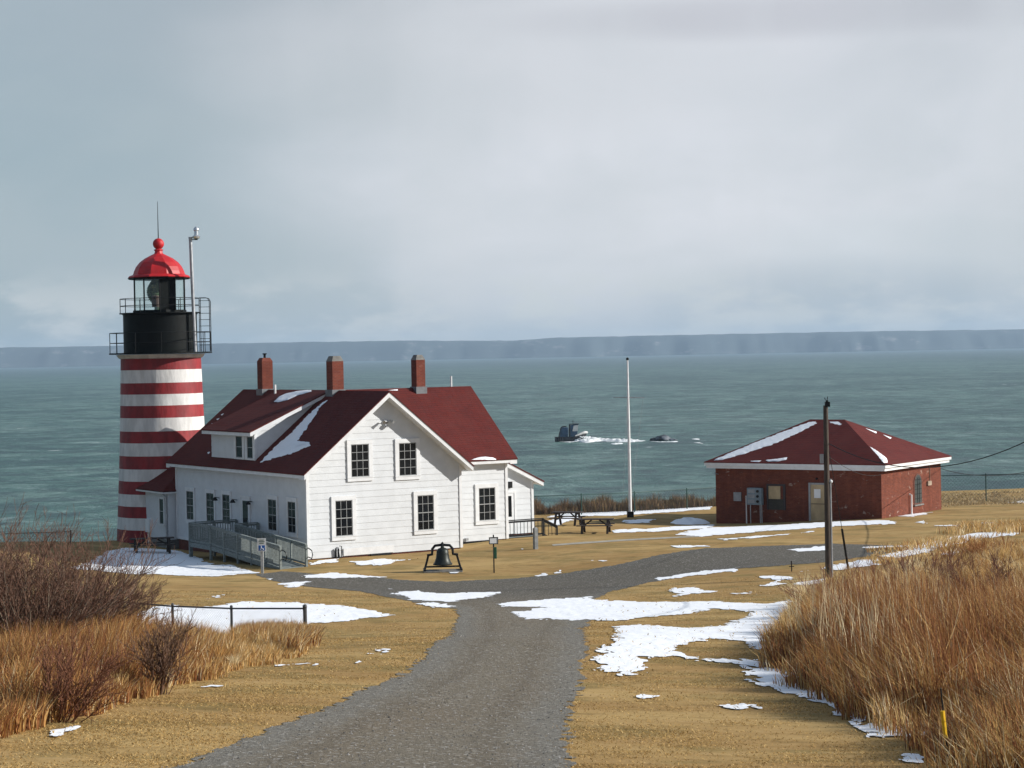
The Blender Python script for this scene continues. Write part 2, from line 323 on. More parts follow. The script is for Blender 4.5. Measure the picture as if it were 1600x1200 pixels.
# ---- sheets with irregular outlines
def sdf_poly(X, Y, P, sy=1.):
    P = np.array(P, float); d = np.full(X.shape, 1e9); ins = np.zeros(X.shape, bool)
    for i in range(len(P)):
        a = P[i]; b = P[(i+1) % len(P)]; e = b-a
        px = X-a[0]; py = Y-a[1]; t = np.clip((px*e[0]+py*e[1]*sy*sy)/(e[0]**2+(e[1]*sy)**2+1e-12), 0, 1)
        d = np.minimum(d, (px-e[0]*t)**2+((py-e[1]*t)*sy)**2)
        c = ((a[1] > Y) != (b[1] > Y)) & (X < (b[0]-a[0])*(Y-a[1])/(b[1]-a[1]+1e-12)+a[0]); ins ^= c
    d = np.sqrt(d); return np.where(ins, -d, d)
def march(Sg, pos, name, m, parent=None, smooth=True):
    """Sg: (ny,nx) field, inside < 0; pos(j,i floats arrays, s) -> xyz"""
    ny, nx = Sg.shape; ins = Sg < 0
    use = {}; V = []; 
    cnt = ins[:-1, :-1].astype(int)+ins[:-1, 1:]+ins[1:, 1:]+ins[1:, :-1]
    jj, ii = np.nonzero(cnt == 4); need = np.zeros(Sg.shape, bool)
    need[jj, ii] = need[jj, ii+1] = need[jj+1, ii+1] = need[jj+1, ii] = True
    mj, mi = np.nonzero((cnt > 0) & (cnt < 4))
    for a, b in ((0, 0), (0, 1), (1, 1), (1, 0)): need[mj+a, mi+b] |= ins[mj+a, mi+b]
    vid = -np.ones(Sg.shape, int); nj, ni = np.nonzero(need); vid[nj, ni] = np.arange(len(nj))
    J = list(nj.astype(float)); I = list(ni.astype(float)); SV = list(Sg[nj, ni]); quads = np.stack([vid[jj, ii], vid[jj, ii+1], vid[jj+1, ii+1], vid[jj+1, ii]], -1)
    cut = {}; tris = []
    def ev(j0, i0, j1, i1):
        k = (j0, i0, j1, i1) if (j0, i0) < (j1, i1) else (j1, i1, j0, i0)
        if k not in cut:
            a = Sg[k[0], k[1]]; b = Sg[k[2], k[3]]; t = a/(a-b); J.append(k[0]+(k[2]-k[0])*t); I.append(k[1]+(k[3]-k[1])*t); SV.append(0.); cut[k] = len(J)-1
        return cut[k]
    for j, i in zip(mj.tolist(), mi.tolist()):
        c = ((j, i), (j, i+1), (j+1, i+1), (j+1, i)); pl = []
        for q in range(4):
            a = c[q]; b = c[(q+1) % 4]; ia = ins[a]; ib = ins[b]
            if ia: pl.append(int(vid[a]))
            if ia != ib: pl.append(ev(*a, *b))
        for q in range(1, len(pl)-1): tris.append((pl[0], pl[q], pl[q+1]))
    P = pos(np.array(J), np.array(I), np.array(SV)); cc = np.repeat(np.clip(-np.array(SV)/2.2, 0, 1)[:, None], 3, 1)
    return np_mesh(name, P, [quads, np.array(tris, int).reshape(-1, 3)], m, parent, colors=cc, smooth=smooth)
sg = np.arange(-.34, .34, .0009); tg = np.arange(math.log(16.), math.log(140.), .0024)
SX, TY = np.meshgrid(sg, tg); GY = np.exp(TY); GX = SX*GY; print('grid', GX.shape)
def field(polys, amp, freq, wob=1.):
    Sg = np.full(GX.shape, 9.)
    for P, am in polys:
        W_ = gpix(P); x0, y0 = W_.min(0)-1.5; x1, y1 = W_.max(0)+1.5
        msk = np.nonzero((GY > y0) & (GY < y1) & (GX > x0) & (GX < x1))
        if len(msk[0]) == 0: continue
        Sg[msk] = np.minimum(Sg[msk], sdf_poly(GX[msk], GY[msk], W_, .6)+am)
    n = fbm(GX*freq, GY*freq*.55, 5)-.5; n2 = fbm(GX*freq*5+40, GY*freq*2.2, 3)-.5
    return Sg+amp*(n*2+n2*.8)
# road
ROADP = [(-200, 1420), (200, 1230), (265, 1200), (400, 1148), (560, 1086), (640, 1046), (692, 1000), (716, 965), (712, 952), (640, 940), (560, 924), (480, 917), (425, 908), (398, 898), (440, 893), (500, 897), (560, 900), (640, 907), (700, 909), (780, 905), (850, 900), (905, 892), (960, 884), (1030, 868),
         (1100, 857), (1200, 853), (1300, 850), (1400, 852), (1425, 857), (1360, 869), (1290, 879), (1150, 889), (1070, 901), (1010, 911), (955, 924), (925, 937), (925, 952), (912, 985), (916, 1020), (905, 1060), (893, 1100), (884, 1150), (890, 1200), (900, 1500)]
Sr = field([(ROADP, 0)], .16, .7)+.09*(fbm(GX*2.1+5, GY*1.1, 3)-.5)+.42*(fbm(GX*9, GY*4, 3)-.5)*np.clip(50/GY, .2, 1.)
def roadmat():
    m = bpy.data.materials.new('gravel_road'); m.use_nodes = True; t = m.node_tree; b = t.nodes['Principled BSDF']
    b.inputs['Roughness'].default_value = .93; b.inputs['Specular IOR Level'].default_value = .15
    tc = t.nodes.new('ShaderNodeTexCoord'); o = tc.outputs['Object']
    a = noise(t, mapping(t, o, (.5, .16, .3)), 1, 5, .6); c = noise(t, mapping(t, o, (26, 26, 26)), 1, 4, .8); e = noise(t, mapping(t, o, (3, 3, 3)), 1, 6, .75)
    vo = t.nodes.new('ShaderNodeTexVoronoi'); vo.inputs['Scale'].default_value = 22; t.links.new(o, vo.inputs['Vector'])
    sy = t.nodes.new('ShaderNodeSeparateXYZ'); t.links.new(o, sy.inputs[0])
    at_ = t.nodes.new('ShaderNodeAttribute'); at_.attribute_name = 'Col'; ew = mth(t, 'ADD', mth(t, 'MULTIPLY', at_.outputs['Fac'], 1.7), mth(t, 'MULTIPLY', mth(t, 'SUBTRACT', e, .5), 1.2))
    c1 = mixc(t, mapr(t, a, .35, .65), (.20, .165, .118), (.205, .178, .135))
    c1 = mixc(t, mapr(t, ew, .75, .15, 0, .85), c1, (.205, .195, .17))     # loose grey stone thrown to the edges
    tk = mth(t, 'SUBTRACT', 1., mth(t, 'MULTIPLY', mth(t, 'ABSOLUTE', mth(t, 'SUBTRACT', mth(t, 'ADD', at_.outputs['Fac'], mth(t, 'MULTIPLY', mth(t, 'SUBTRACT', e, .5), .25)), .46)), 8.))
    c1 = mixc(t, mth(t, 'MULTIPLY', mapr(t, tk, 0, 1), .45), c1, (.135, .112, .082))     # worn wheel tracks
    c1 = mixc(t, mth(t, 'MULTIPLY', mapr(t, sy.outputs[1], 62, 78), .75), c1, (.088, .084, .074))   # older, finer tar on the level stretch
    c1 = mixc(t, mth(t, 'MULTIPLY', mapr(t, e, .45, .7), .35), c1, (.12, .11, .095))
    c1 = mixc(t, mapr(t, c, .52, .38, 0, .8), c1, (.055, .052, .046))
    c1 = mixc(t, mapr(t, c, .60, .72, 0, .55), c1, (.38, .36, .32))
    vs = t.nodes.new('ShaderNodeSeparateColor'); t.links.new(vo.outputs['Color'], vs.inputs[0])
    c1 = mixc(t, mapr(t, vs.outputs[0], .90, .96, 0, .6), c1, (.42, .41, .38))
    t.links.new(c1, b.inputs['Base Color'])
    bn = t.nodes.new('ShaderNodeBump'); bn.inputs['Distance'].default_value = .03; t.links.new(mth(t, 'ADD', c, mth(t, 'MULTIPLY', e, 1.5)), bn.inputs['Height']); t.links.new(bn.outputs[0], b.inputs['Normal'])
    return m
def posg(off, thick=0, w=.3):
    def f(J, I, s):
        x = np.interp(I, np.arange(len(sg)), sg); y = np.exp(np.interp(J, np.arange(len(tg)), tg)); X = x*y
        k = np.clip(-s/w, 0, 1); k = k*k*(3-2*k)
        return np.stack([X, y, gz(X, y)+off+thick*k], -1)
    return f
o = march(Sr, posg(.010), 'road', roadmat()); tag(o, kind='structure')
# concrete footpath to the brick building
Sp = field([([(862, 851), (930, 846), (1010, 841), (1112, 836), (1112, 838), (1010, 843.5), (930, 848.5), (864, 853.5)], 0)], .05, 2)
o = march(Sp, posg(.012), 'footpath', mat('path_concrete', (.36, .33, .27), .9, .3, 3)); tag(o, kind='structure')
# snow on the ground
SNOW = [([(115, 888), (150, 872), (172, 862), (210, 856), (275, 860), (320, 878), (380, 890), (405, 896), (330, 901), (250, 898), (190, 896)], -.1),
 ([(205, 972), (250, 946), (330, 949), (380, 941), (460, 942), (530, 946), (612, 962), (560, 970), (480, 975), (420, 984), (340, 991), (260, 991), (215, 980)], -.05),
 ([(432, 913), (480, 909), (460, 918)], -.02), ([(410, 905), (430, 904), (425, 908)], 0), ([(475, 900), (520, 895), (602, 902), (540, 904), (480, 903)], -.05),
 ([(480, 884), (500, 875), (540, 872), (530, 880)], .02), ([(540, 878), (600, 873), (650, 874), (600, 884), (550, 884)], .04), ([(682, 894), (722, 893), (720, 897), (680, 897)], 0),
 ([(618, 928), (655, 921), (680, 928), (785, 925), (775, 932), (700, 941), (640, 938)], -.05), ([(640, 944), (680, 941), (720, 948), (690, 952)], .1), ([(590, 922), (612, 919), (620, 922)], .05),
 ([(775, 944), (860, 936), (925, 932), (930, 938), (1000, 941), (1120, 940), (1200, 944), (1240, 935), (1245, 955), (1195, 965), (1165, 957), (1120, 952), (1080, 960), (1000, 966), (960, 971), (880, 970), (830, 968), (800, 958), (850, 950), (790, 948)], -.05),
 ([(960, 980), (1000, 977), (1080, 982), (1140, 978), (1170, 962), (1230, 945), (1240, 985), (1200, 1010), (1185, 1014), (1160, 1005), (1120, 998), (1070, 1003), (1060, 1018), (1100, 1030), (1150, 1030), (1200, 1036), (1210, 1048), (1130, 1036), (1070, 1030), (1012, 1030), (1016, 1050), (985, 1055), (950, 1050), (935, 1030), (932, 1012), (960, 1000)], -.05),
 ([(1180, 1040), (1250, 1055), (1300, 1080), (1290, 1090), (1255, 1090), (1220, 1080), (1188, 1062)], -.1), ([(1268, 1088), (1300, 1092), (1345, 1112), (1325, 1118), (1290, 1106)], -.07), ([(1318, 1112), (1360, 1125), (1385, 1138), (1435, 1142), (1440, 1153), (1380, 1152), (1335, 1136)], -.08),
 ([(1415, 1180), (1440, 1185), (1435, 1192)], .03), ([(1122, 1106), (1160, 1101), (1200, 1108), (1150, 1112)], -.02), ([(990, 1092), (1015, 1089), (1010, 1094)], .05),
 ([(1175, 902), (1210, 897), (1250, 903), (1215, 908)], .05), ([(1172, 917), (1205, 911), (1235, 912), (1190, 918)], .04), ([(1040, 920), (1090, 916), (1130, 925), (1060, 932)], .12), ([(1150, 928), (1170, 925), (1180, 929)], .03),
 ([(1015, 905), (1080, 895), (1150, 889), (1150, 893), (1090, 900), (1030, 908)], .08), ([(1100, 893), (1150, 888), (1152, 892), (1110, 896)], -.02),
 ([(880, 801), (960, 797), (1060, 794), (1113, 788), (1114, 796), (1040, 801), (960, 806), (860, 808)], -.05), ([(974, 814), (1000, 811), (1022, 812), (1015, 817), (985, 818)], -.05), 
 ([(850, 815), (880, 808), (905, 808), (870, 822)], 0), ([(950, 829), (1020, 826), (1114, 820), (1114, 825), (1030, 831), (960, 833)], .0), ([(1050, 853.5), (1105, 852), (1108, 855), (1055, 856)], -.05),
 ([(1040, 836), (1112, 824), (1250, 818), (1378, 812), (1412, 815), (1400, 819), (1330, 822), (1200, 830), (1100, 839)], .08), ([(1110, 842), (1200, 836), (1280, 828), (1280, 832), (1200, 840), (1130, 846)], .25),
 ([(1235, 859), (1290, 854), (1302, 860), (1245, 863)], -.1), ([(1345, 855), (1420, 852), (1420, 856), (1350, 857)], 0), ([(1272, 890), (1300, 883), (1340, 876), (1372, 874), (1365, 883), (1310, 892)], -.05),
 ([(1375, 870), (1395, 862), (1430, 850), (1470, 842), (1520, 833), (1600, 828), (1600, 835), (1540, 842), (1490, 852), (1440, 868), (1400, 873)], .1), ([(1470, 866), (1500, 850), (1510, 858), (1490, 880)], .03),
 ([(1400, 807), (1440, 801), (1465, 800), (1430, 808)], .1), ([(1420, 817), (1445, 813), (1450, 820)], .1), ([(1460, 822), (1500, 820), (1500, 823)], .0), ([(1572, 786), (1610, 781), (1610, 786)], -.1), ([(1530, 818), (1560, 815), (1560, 818)], .1),
 ([(830, 900), (870, 894), (885, 895), (840, 901)], -.02), ([(920, 876), (960, 874), (950, 879)], .15), ([(790, 860), (830, 855), (820, 860)], .12), ([(1240, 895), (1270, 888), (1275, 893)], .05), ([(1240, 912), (1290, 905), (1290, 912), (1250, 918)], .1),
 ([(430, 1041), (470, 1036), (524, 1034), (500, 1040), (440, 1043)], 0), ([(540, 1039), (575, 1026), (592, 1016), (580, 1030), (552, 1042)], .03), ([(45, 1156), (75, 1146), (108, 1140), (90, 1152), (50, 1160)], -.02), ([(320, 1075), (350, 1070), (355, 1074)], .0), ([(300, 940), (350, 930), (330, 938)], .1)]
Ss = field(SNOW, 0, 1)
Ss = Ss+.05+.9*(fbm(GX*.9, GY*.35, 4)-.5)*.6+.75*(fbm(GX*2.6+7, GY*1.1, 4)-.5)*.8+.42*(fbm(GX*9, GY*2.6+3, 3)-.5)*np.clip(60/GY, .6, 1.2)-.03
Ss = np.maximum(Ss, .10-.9*np.abs(fbm(GX*1.9+3, GY*1.3+8, 4)-.5)-.5*np.minimum(-Ss, .35))
o = march(Ss, posg(.02, .018, .5), 'snow', SNOWM); tag(o, 'thin patches of melting white snow scattered over the dry lawn', 'snow', kind='stuff')
def near_sheet(x, y):                             # value of road/snow fields at world points
    s = x/np.maximum(y, .1); t = np.log(np.maximum(y, 1)); i = np.clip(((s-sg[0])/(sg[1]-sg[0])).astype(int), 0, len(sg)-1); j = np.clip(((t-tg[0])/(tg[1]-tg[0])).astype(int), 0, len(tg)-1)
    return Sr[j, i], Ss[j, i]
# snow mound left of the brick building
def mound(u, v, rx, ry, h, name, label, m):
    x, y = gpix([(u, v)])[0]; z = gzs(x, y); n = 36; rings = 10; V = []; Q = []
    for r in range(rings+1):
        for k in range(n):
            t = 2*pi*k/n; q = r/rings*(1+.12*math.sin(3*t+1)+.07*math.sin(7*t)); V.append((q*rx*math.cos(t), q*ry*math.sin(t), h*(1-(r/rings)**2)**.8*(1+.12*math.sin(5*t+r))-.06))
    for r in range(rings):
        for k in range(n): Q.append((r*n+k, (r+1)*n+k, (r+1)*n+(k+1) % n, r*n+(k+1) % n))
    b = MB(); b.v = V; b.f = Q; o = b.build(name, m, smooth=True, label=label, cat='snow pile'); o.location = (x, y, z)
mound(1076, 818, 1.15, 1.4, .38, 'snow_mound', 'small bluish mound of shovelled snow left of the brick building', SNOWM)
# ------------------------------------------------------------------ sea
def seamat():
    m = bpy.data.materials.new('sea_water'); m.use_nodes = True; t = m.node_tree; b = t.nodes['Principled BSDF']
    b.inputs['Roughness'].default_value = .42; b.inputs['IOR'].default_value = 1.33; b.inputs['Specular IOR Level'].default_value = .45
    tc = t.nodes.new('ShaderNodeTexCoord'); o = tc.outputs['Object']
    big = noise(t, mapping(t, o, (.003, .0012, 1)), 1, 5, .6); mid = noise(t, mapping(t, o, (.012, .009, 1)), 1, 10, .80, .3); fine = noise(t, mapping(t, o, (.10, .085, 1)), 1, 8, .74, .6); sm = noise(t, mapping(t, o, (.9, .45, 1)), 1, 4, .65)
    s = t.nodes.new('ShaderNodeSeparateXYZ'); t.links.new(o, s.inputs[0])
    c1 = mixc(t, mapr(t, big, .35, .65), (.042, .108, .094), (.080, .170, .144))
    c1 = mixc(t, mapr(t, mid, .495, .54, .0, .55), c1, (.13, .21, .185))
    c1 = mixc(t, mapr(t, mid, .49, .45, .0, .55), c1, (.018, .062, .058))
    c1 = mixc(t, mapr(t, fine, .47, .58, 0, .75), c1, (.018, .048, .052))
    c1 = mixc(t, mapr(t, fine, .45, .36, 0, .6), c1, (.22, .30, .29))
    c1 = mixc(t, mapr(t, s.outputs[1], 1800, 4500, 0, .55), c1, (.030, .068, .075))  # cloud shadow over the distant water, painted into its colour
    wc = noise(t, mapping(t, o, (.05, .06, 1), (9, 2, 0)), 1, 8, .72); wl = noise(t, mapping(t, o, (.006, .012, 1), (3, 5, 0)), 1, 4)
    cap = mth(t, 'MULTIPLY', mapr(t, wc, .635, .675), mapr(t, wl, .46, .6))
    c1 = mixc(t, cap, c1, (.75, .79, .79))
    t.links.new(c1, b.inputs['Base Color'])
    h = mth(t, 'ADD', mth(t, 'MULTIPLY', fine, 1.6), mth(t, 'MULTIPLY', sm, .35)); h = mth(t, 'ADD', h, mth(t, 'MULTIPLY', mid, 3))
    bn = t.nodes.new('ShaderNodeBump'); bn.inputs['Distance'].default_value = 1.; bn.inputs['Strength'].default_value = .8; t.links.new(h, bn.inputs['Height']); t.links.new(bn.outputs[0], b.inputs['Normal'])
    return m
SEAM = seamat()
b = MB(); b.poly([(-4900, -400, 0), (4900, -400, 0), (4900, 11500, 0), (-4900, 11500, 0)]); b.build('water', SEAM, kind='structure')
# ------------------------------------------------------------------ far island
def islandmat():
    m = bpy.data.materials.new('island_cliff'); m.use_nodes = True; t = m.node_tree; b = t.nodes['Principled BSDF']; b.inputs['Roughness'].default_value = .95
    tc = t.nodes.new('ShaderNodeTexCoord'); o = tc.outputs['Object']; s = t.nodes.new('ShaderNodeSeparateXYZ'); t.links.new(o, s.inputs[0])
    a = noise(t, mapping(t, o, (.012, .004, .028)), 1, 6, .65); c = noise(t, mapping(t, o, (.004, .002, .02), (3, 0, 0)), 1, 5, .6)
    cl = mixc(t, mth(t, 'MULTIPLY', mapr(t, a, .52, .70), mapr(t, c, .42, .6)), (.03, .045, .05), (.20, .20, .20))
    c1 = mixc(t, mapr(t, s.outputs[2], 70, 92), cl, (.02, .032, .035))
    t.links.new(c1, b.inputs['Base Color']); return m
ISX = np.linspace(-4300, 4300, 520); prof = np.array([0, 8, 25, 55, 80, 95, 100]); run = np.array([0, 15, 40, 75, 120, 210, 1500.])
top = np.interp(ISX, [-4300, -2250, -1700, -1060, -560, 0, 220, 560, 1120, 1680, 2250, 4300], [at(0, 541, 9000)[2]-15, at(0, 541, 9000)[2], at(200, 538, 9000)[2], at(420, 533, 9000)[2], at(600, 530.5, 9000)[2], at(800, 530, 9000)[2], at(880, 525, 9000)[2], at(1000, 522.5, 9000)[2], at(1200, 518.5, 9000)[2], at(1400, 515, 9000)[2], at(1600, 512, 9000)[2], at(1600, 512, 9000)[2]])
top = top+5*(fbm(ISX*.02, ISX*0, 4)-.5)
V = []; nr = len(prof)
for k in range(nr):
    wob = 260*(fbm(ISX*.004, ISX*0+1.5, 5)-.5)*(1 if k < 6 else 0)+40*(fbm(ISX*.02, ISX*0+k*.15, 3)-.5)
    V.append(np.stack([ISX, 9000+run[k]+wob, prof[k]/100*top-(2 if k == 0 else 0)], -1))
V = np.concatenate(V); id2 = np.arange(nr*len(ISX)).reshape(nr, -1)
Q = np.stack([id2[:-1, :-1], id2[:-1, 1:], id2[1:, 1:], id2[1:, :-1]], -1).reshape(-1, 4)
o = np_mesh('distant_island', V, [Q], islandmat()); tag(o, kind='structure')
# ------------------------------------------------------------------ haze
b = MB(); b.box(-5000, 5000, -450, 11600, -6, 140); o = b.build('haze', None, kind='stuff', label='thin blue sea haze', cat='haze')
hm = bpy.data.materials.new('haze_volume'); hm.use_nodes = True; t = hm.node_tree; t.nodes.clear(); ho = t.nodes.new('ShaderNodeOutputMaterial'); hv = t.nodes.new('ShaderNodeVolumePrincipled')
hv.inputs['Color'].default_value = (.56, .76, .97, 1); hv.inputs['Density'].default_value = 8e-5; hv.inputs['Anisotropy'].default_value = .1; t.links.new(hv.outputs[0], ho.inputs['Volume'])
o.data.materials.clear(); o.data.materials.append(hm)
# ------------------------------------------------------------------ keeper's house
HO = at(481.3, 873.8, 96); HT = rad(32.14); TH = HT
house = empty('white_house', HO, HT, label='white clapboard keepers house with dark red roofs and three brick chimneys', cat='house')
WW = 8.367; LL = 15.453; ZR = 7.77; ZE = 4.04; AC = 12.572; BF = 2.481; HW = 4.067; OH = .4
SLP = (ZR-ZE)/(WW/2+OH); ZEC = ZR-SLP*(HW+OH); BC = BF+HW; BB = BF+2*HW
def fr(bp): return lambda s, o, z: (s, bp-o, z)       # wall facing -b at plane b=bp : s=a
def lf(ap): return lambda s, o, z: (ap-o, s, z)       # wall facing -a
def rg(ap): return lambda s, o, z: (ap+o, s, z)       # wall facing +a
def bk(bp): return lambda s, o, z: (s, bp+o, z)
def clap(mp, poly, parent, m=WHITE, h=.305, lip=.015, name='wall'):
    zs = [p[1] for p in poly]; z = min(zs); z1 = max(zs); b = MB()
    def ext(z):
        xs = []
        for i in range(len(poly)):
            (x0, a), (x1, c) = poly[i], poly[(i+1) % len(poly)]
            if abs(a-c) < 1e-9:
                if abs(a-z) < 1e-6: xs += [x0, x1]
            elif min(a, c)-1e-6 <= z <= max(a, c)+1e-6: xs.append(x0+(x1-x0)*(z-a)/(c-a))
        return (min(xs), max(xs)) if xs else None
    br = sorted(set([round(q, 5) for q in list(np.arange(z, z1, h))+zs]))
    zb = z
    for q0, q1 in zip(br[:-1], br[1:]):
        if q1-q0 < 1e-3: continue
        k = math.floor((q0-z)/h+1e-4); c0 = z+k*h; e0 = ext(q0+1e-5); e1 = ext(q1-1e-5)
        if not e0 or not e1: continue
        l0 = lip*(1-(q0-c0)/h); l1 = lip*(1-(q1-c0)/h)
        b.poly([mp(e0[0], l0, q0), mp(e0[1], l0, q0), mp(e1[1], l1, q1), mp(e1[0], l1, q1)])
        if q0-c0 < 1e-3: b.poly([mp(e0[0], 0, q0), mp(e0[1], 0, q0), mp(e0[1], l0, q0), mp(e0[0], l0, q0)])
    return b.build(name, m, parent)
def window(par, mp, s0, s1, z0, z1, nc=3, nr=4, tr=.20, name='window', ts=None):
    ts = ts or tr
    b = MB(); b.box(s0, s1, .0, .075, z1-tr, z1, mp); b.box(s0-.015, s1+.015, 0, .085, z0+tr-.04, z0+tr-.003, mp); b.box(s0, s1, 0, .07, z0, z0+tr-.042, mp)
    b.box(s0, s0+ts, 0, .07, z0+tr, z1-tr-.002, mp); b.box(s1-ts, s1, 0, .07, z0+tr, z1-tr-.002, mp)
    w = b.build(name, TRIM, par)
    a0 = s0+ts; a1 = s1-ts; c0 = z0+tr; c1 = z1-tr
    g = MB(); g.box(a0, a1, .030, .036, c0, c1, mp); g.build('pane', GLASS, w)
    s = MB(); fz = .035; zm = (c0+c1)/2
    for x in (a0, a1-fz): s.box(x, x+fz, .037, .056, c0+fz, c1-fz, mp)
    s.box(a0, a1, .037, .056, c0, c0+fz, mp); s.box(a0, a1, .037, .056, c1-fz, c1, mp); s.box(a0+fz, a1-fz, .037, .060, zm-.02, zm+.02, mp)
    for i in range(1, nc): x = a0+(a1-a0)*i/nc; s.box(x-.011, x+.011, .037, .050, c0+fz, zm-.021, mp); s.box(x-.011, x+.011, .037, .050, zm+.021, c1-fz, mp)
    for i in range(1, nr):
        if i*2 == nr: continue
        z = c0+(c1-c0)*i/nr; s.box(a0+fz, a1-fz, .037, .048, z-.011, z+.011, mp)
    s.build('sash', MUNT, w); return w
fl = .0
clap(fr(0), [(0, fl), (WW, fl), (WW, ZE+.2), (WW/2, ZR-.15), (0, ZE+.2)], house)
clap(lf(0), [(0, fl), (LL, fl), (LL, ZE+.2), (0, ZE+.2)], house)
clap(fr(BF), [(WW, fl), (AC, fl), (AC, ZEC+.25), (WW, ZEC+.25)], house)
clap(rg(AC), [(BF, fl), (BB, fl), (BB, ZEC+.2), (BC, ZR-.15), (BF, ZEC+.2)], house)
clap(bk(LL), [(0, fl), (WW, fl), (WW, ZE+.2), (WW/2, ZR-.15), (0, ZE+.2)], house)
clap(rg(WW), [(0, fl), (BF, fl), (BF, ZE+.2), (0, ZE+.2)], house); clap(rg(WW), [(BB, fl), (LL, fl), (LL, ZE+.2), (BB, ZE+.2)], house); clap(bk(BB), [(WW, fl), (AC, fl), (AC, ZEC+.2), (WW, ZEC+.2)], house)
# foundation
b = MB(); b.box(.04, WW-.04, .04, LL-.04, -1.6, -.002); b.box(WW-.05, AC-.04, BF+.04, BB-.04, -1.61, -.006); b.build('foundation', FOUND, house)
# corner boards and skirt
for q in ((-.045, .1, -.045, .1, 0, ZE+.1), (WW-.10, WW+.045, -.045, .1, 0, ZE+.1), (-.045, .1, LL-.1, LL+.045, 0, ZE+.1), (AC-.1, AC+.045, BF-.045, BF+.1, 0, ZEC+.1), (WW+.02, WW+.12, BF-.045, BF+.05, 0, ZEC+.1), (WW-.1, WW+.045, LL-.1, LL+.045, 0, ZE+.1)):
    b = MB(); b.box(*q); b.build('corner_board', TRIM, house)
b = MB(); b.box(-.035, -.0, .11, LL-.11, -.05, .10); b.build('skirt_board', TRIM, house)
# roofs
def gable(bt, xr, run, zr, sl, y0, y1, t0, t1, swap=False, xl=None, grow=0.):
    for s in (-1, 1):
        xe = xr+s*(run+grow); ze = zr-sl*(run+grow)
        P = [(xr, y0, zr-t1), (xe, y0, ze-t1), (xe, y1, ze-t1), (xr, y1, zr-t1), (xr, y0, zr-t0), (xe, y0, ze-t0), (xe, y1, ze-t0), (xr, y1, zr-t0)]
        if swap: P = [(p[1], p[0], p[2]) for p in P]
        if (s < 0) != swap: P = [P[1], P[0], P[3], P[2], P[5], P[4], P[7], P[6]]
        bt.hexa(P)
b = MB(); FO = .60
gable(b, WW/2, WW/2+OH, ZR, SLP, -FO-.03, LL+OH+.03, 0, .06, grow=.03); b.build('roof', SHING, house)
b = MB(); gable(b, BC, HW+OH, ZR-.012, SLP, WW/2, AC+OH+.03, 0, .06, swap=True, grow=.03); b.build('roof', SHING, house)
b = MB(); gable(b, WW/2, WW/2+OH, ZR, SLP, -FO, .0, .062, .30); gable(b, WW/2, WW/2+OH, ZR, SLP, LL, LL+OH, .062, .30)
for s in (-1, 1):
    xe = WW/2+s*(WW/2+OH); x2 = xe-s*OH
    b.box(min(xe, x2)+.0, max(xe, x2), .002, LL-.002, ZE-.24, ZE-.05)
b.build('fascia', TRIM, house)
b = MB(); gable(b, BC, HW+OH, ZR-.012, SLP, AC, AC+OH, .062, .30, swap=True)
b.box(WW+.5, AC-.002, BF-OH, BF, ZEC-.25, ZEC-.06); b.box(WW+.5, AC-.002, BB, BB+OH, ZEC-.25, ZEC-.06); b.build('fascia', TRIM, house)
# dormer
DB0, DB1 = 5.75, 11.0; DA = .1; dz0 = ZR-SLP*(WW/2-DA); DZE = 5.84
clap(lf(DA), [(DB0, dz0-.05), (DB1, dz0-.05), (DB1, DZE), (DB0, DZE)], house, name='dormer_wall')
DSL = .43
zt = lambda a: 5.74+(a+.3)*DSL
for bp, f in ((DB0, fr), (DB1, bk)): clap(f(bp), [(DA, dz0-.1), (DA, zt(DA)-.05), (WW/2-.4, zt(WW/2-.4)-.04), (WW/2-.3, zt(WW/2-.4)-.12)], house, name='dormer_wall')
b = MB(); d0 = -.3; d1 = WW/2-.03; z0_ = zt(d0)+.13; z1_ = zt(d1)+.13
def slab(b, a0, a1, b0, b1, za0, za1, t0, t1): b.hexa([(a0, b0, za0-t1), (a1, b0, za1-t1), (a1, b1, za1-t1), (a0, b1, za0-t1), (a0, b0, za0-t0), (a1, b0, za1-t0), (a1, b1, za1-t0), (a0, b1, za0-t0)])
slab(b, d0-.03, d1, DB0-.33, DB1+.33, z0_-.03*DSL, z1_, 0, .06); b.build('dormer_roof', SHING, house)
b = MB(); slab(b, d0, d1, DB0-.30, DB0, z0_, z1_, .062, .24); slab(b, d0, d1, DB1, DB1+.30, z0_, z1_, .062, .24); b.box(d0, DA, DB0+.002, DB1-.002, z0_-.24, z0_-.05); b.build('dormer_fascia', TRIM, house)
b = MB(); b.box(DA-.04, DA+.06, DB0-.04, DB0+.08, dz0-.1, DZE-.05); b.build('dormer_corner_board', TRIM, house)
def locu(mpl, u, v):   # sight line to the house plane a = mpl
    r = ray(u, v); A = np.array([math.cos(TH), math.sin(TH), 0]); B = np.array([-math.sin(TH), math.cos(TH), 0]); k = ((HO-CP)@A+mpl)/(r@A); q = CP+r*k-HO; return q@B, q[2]
for u0, u1 in ((367, 383.5), (384.5, 400)):
    s1 = locu(DA, u0, 700)[0]; s0 = locu(DA, u1, 700)[0]; window(house, lf(DA), s0+.02, s1, dz0-.02, DZE-.17, 1, 2, .085, ts=.24)
# front windows
for s0, s1, z0, z1 in ((1.25, 2.56, .77, 2.86), (5.69, 7.0, .78, 2.87), (2.14, 3.5, 3.52, 5.48), (4.73, 6.09, 3.46, 5.44)): window(house, fr(0), s0, s1, z0, z1)
window(house, fr(BF), 10.66, 12.04, .8, 2.86)
for s0, s1, z0, z1 in ((13.01, 14.18, .86, 2.76), (10.4, 11.6, .9, 2.78), (8.44, 9.6, .92, 2.8), (3.06, 4.25, .92, 2.82), (.98, 2.07, .94, 2.82)): window(house, lf(0), s0, s1, z0, z1, 2, 4, ts=.13)
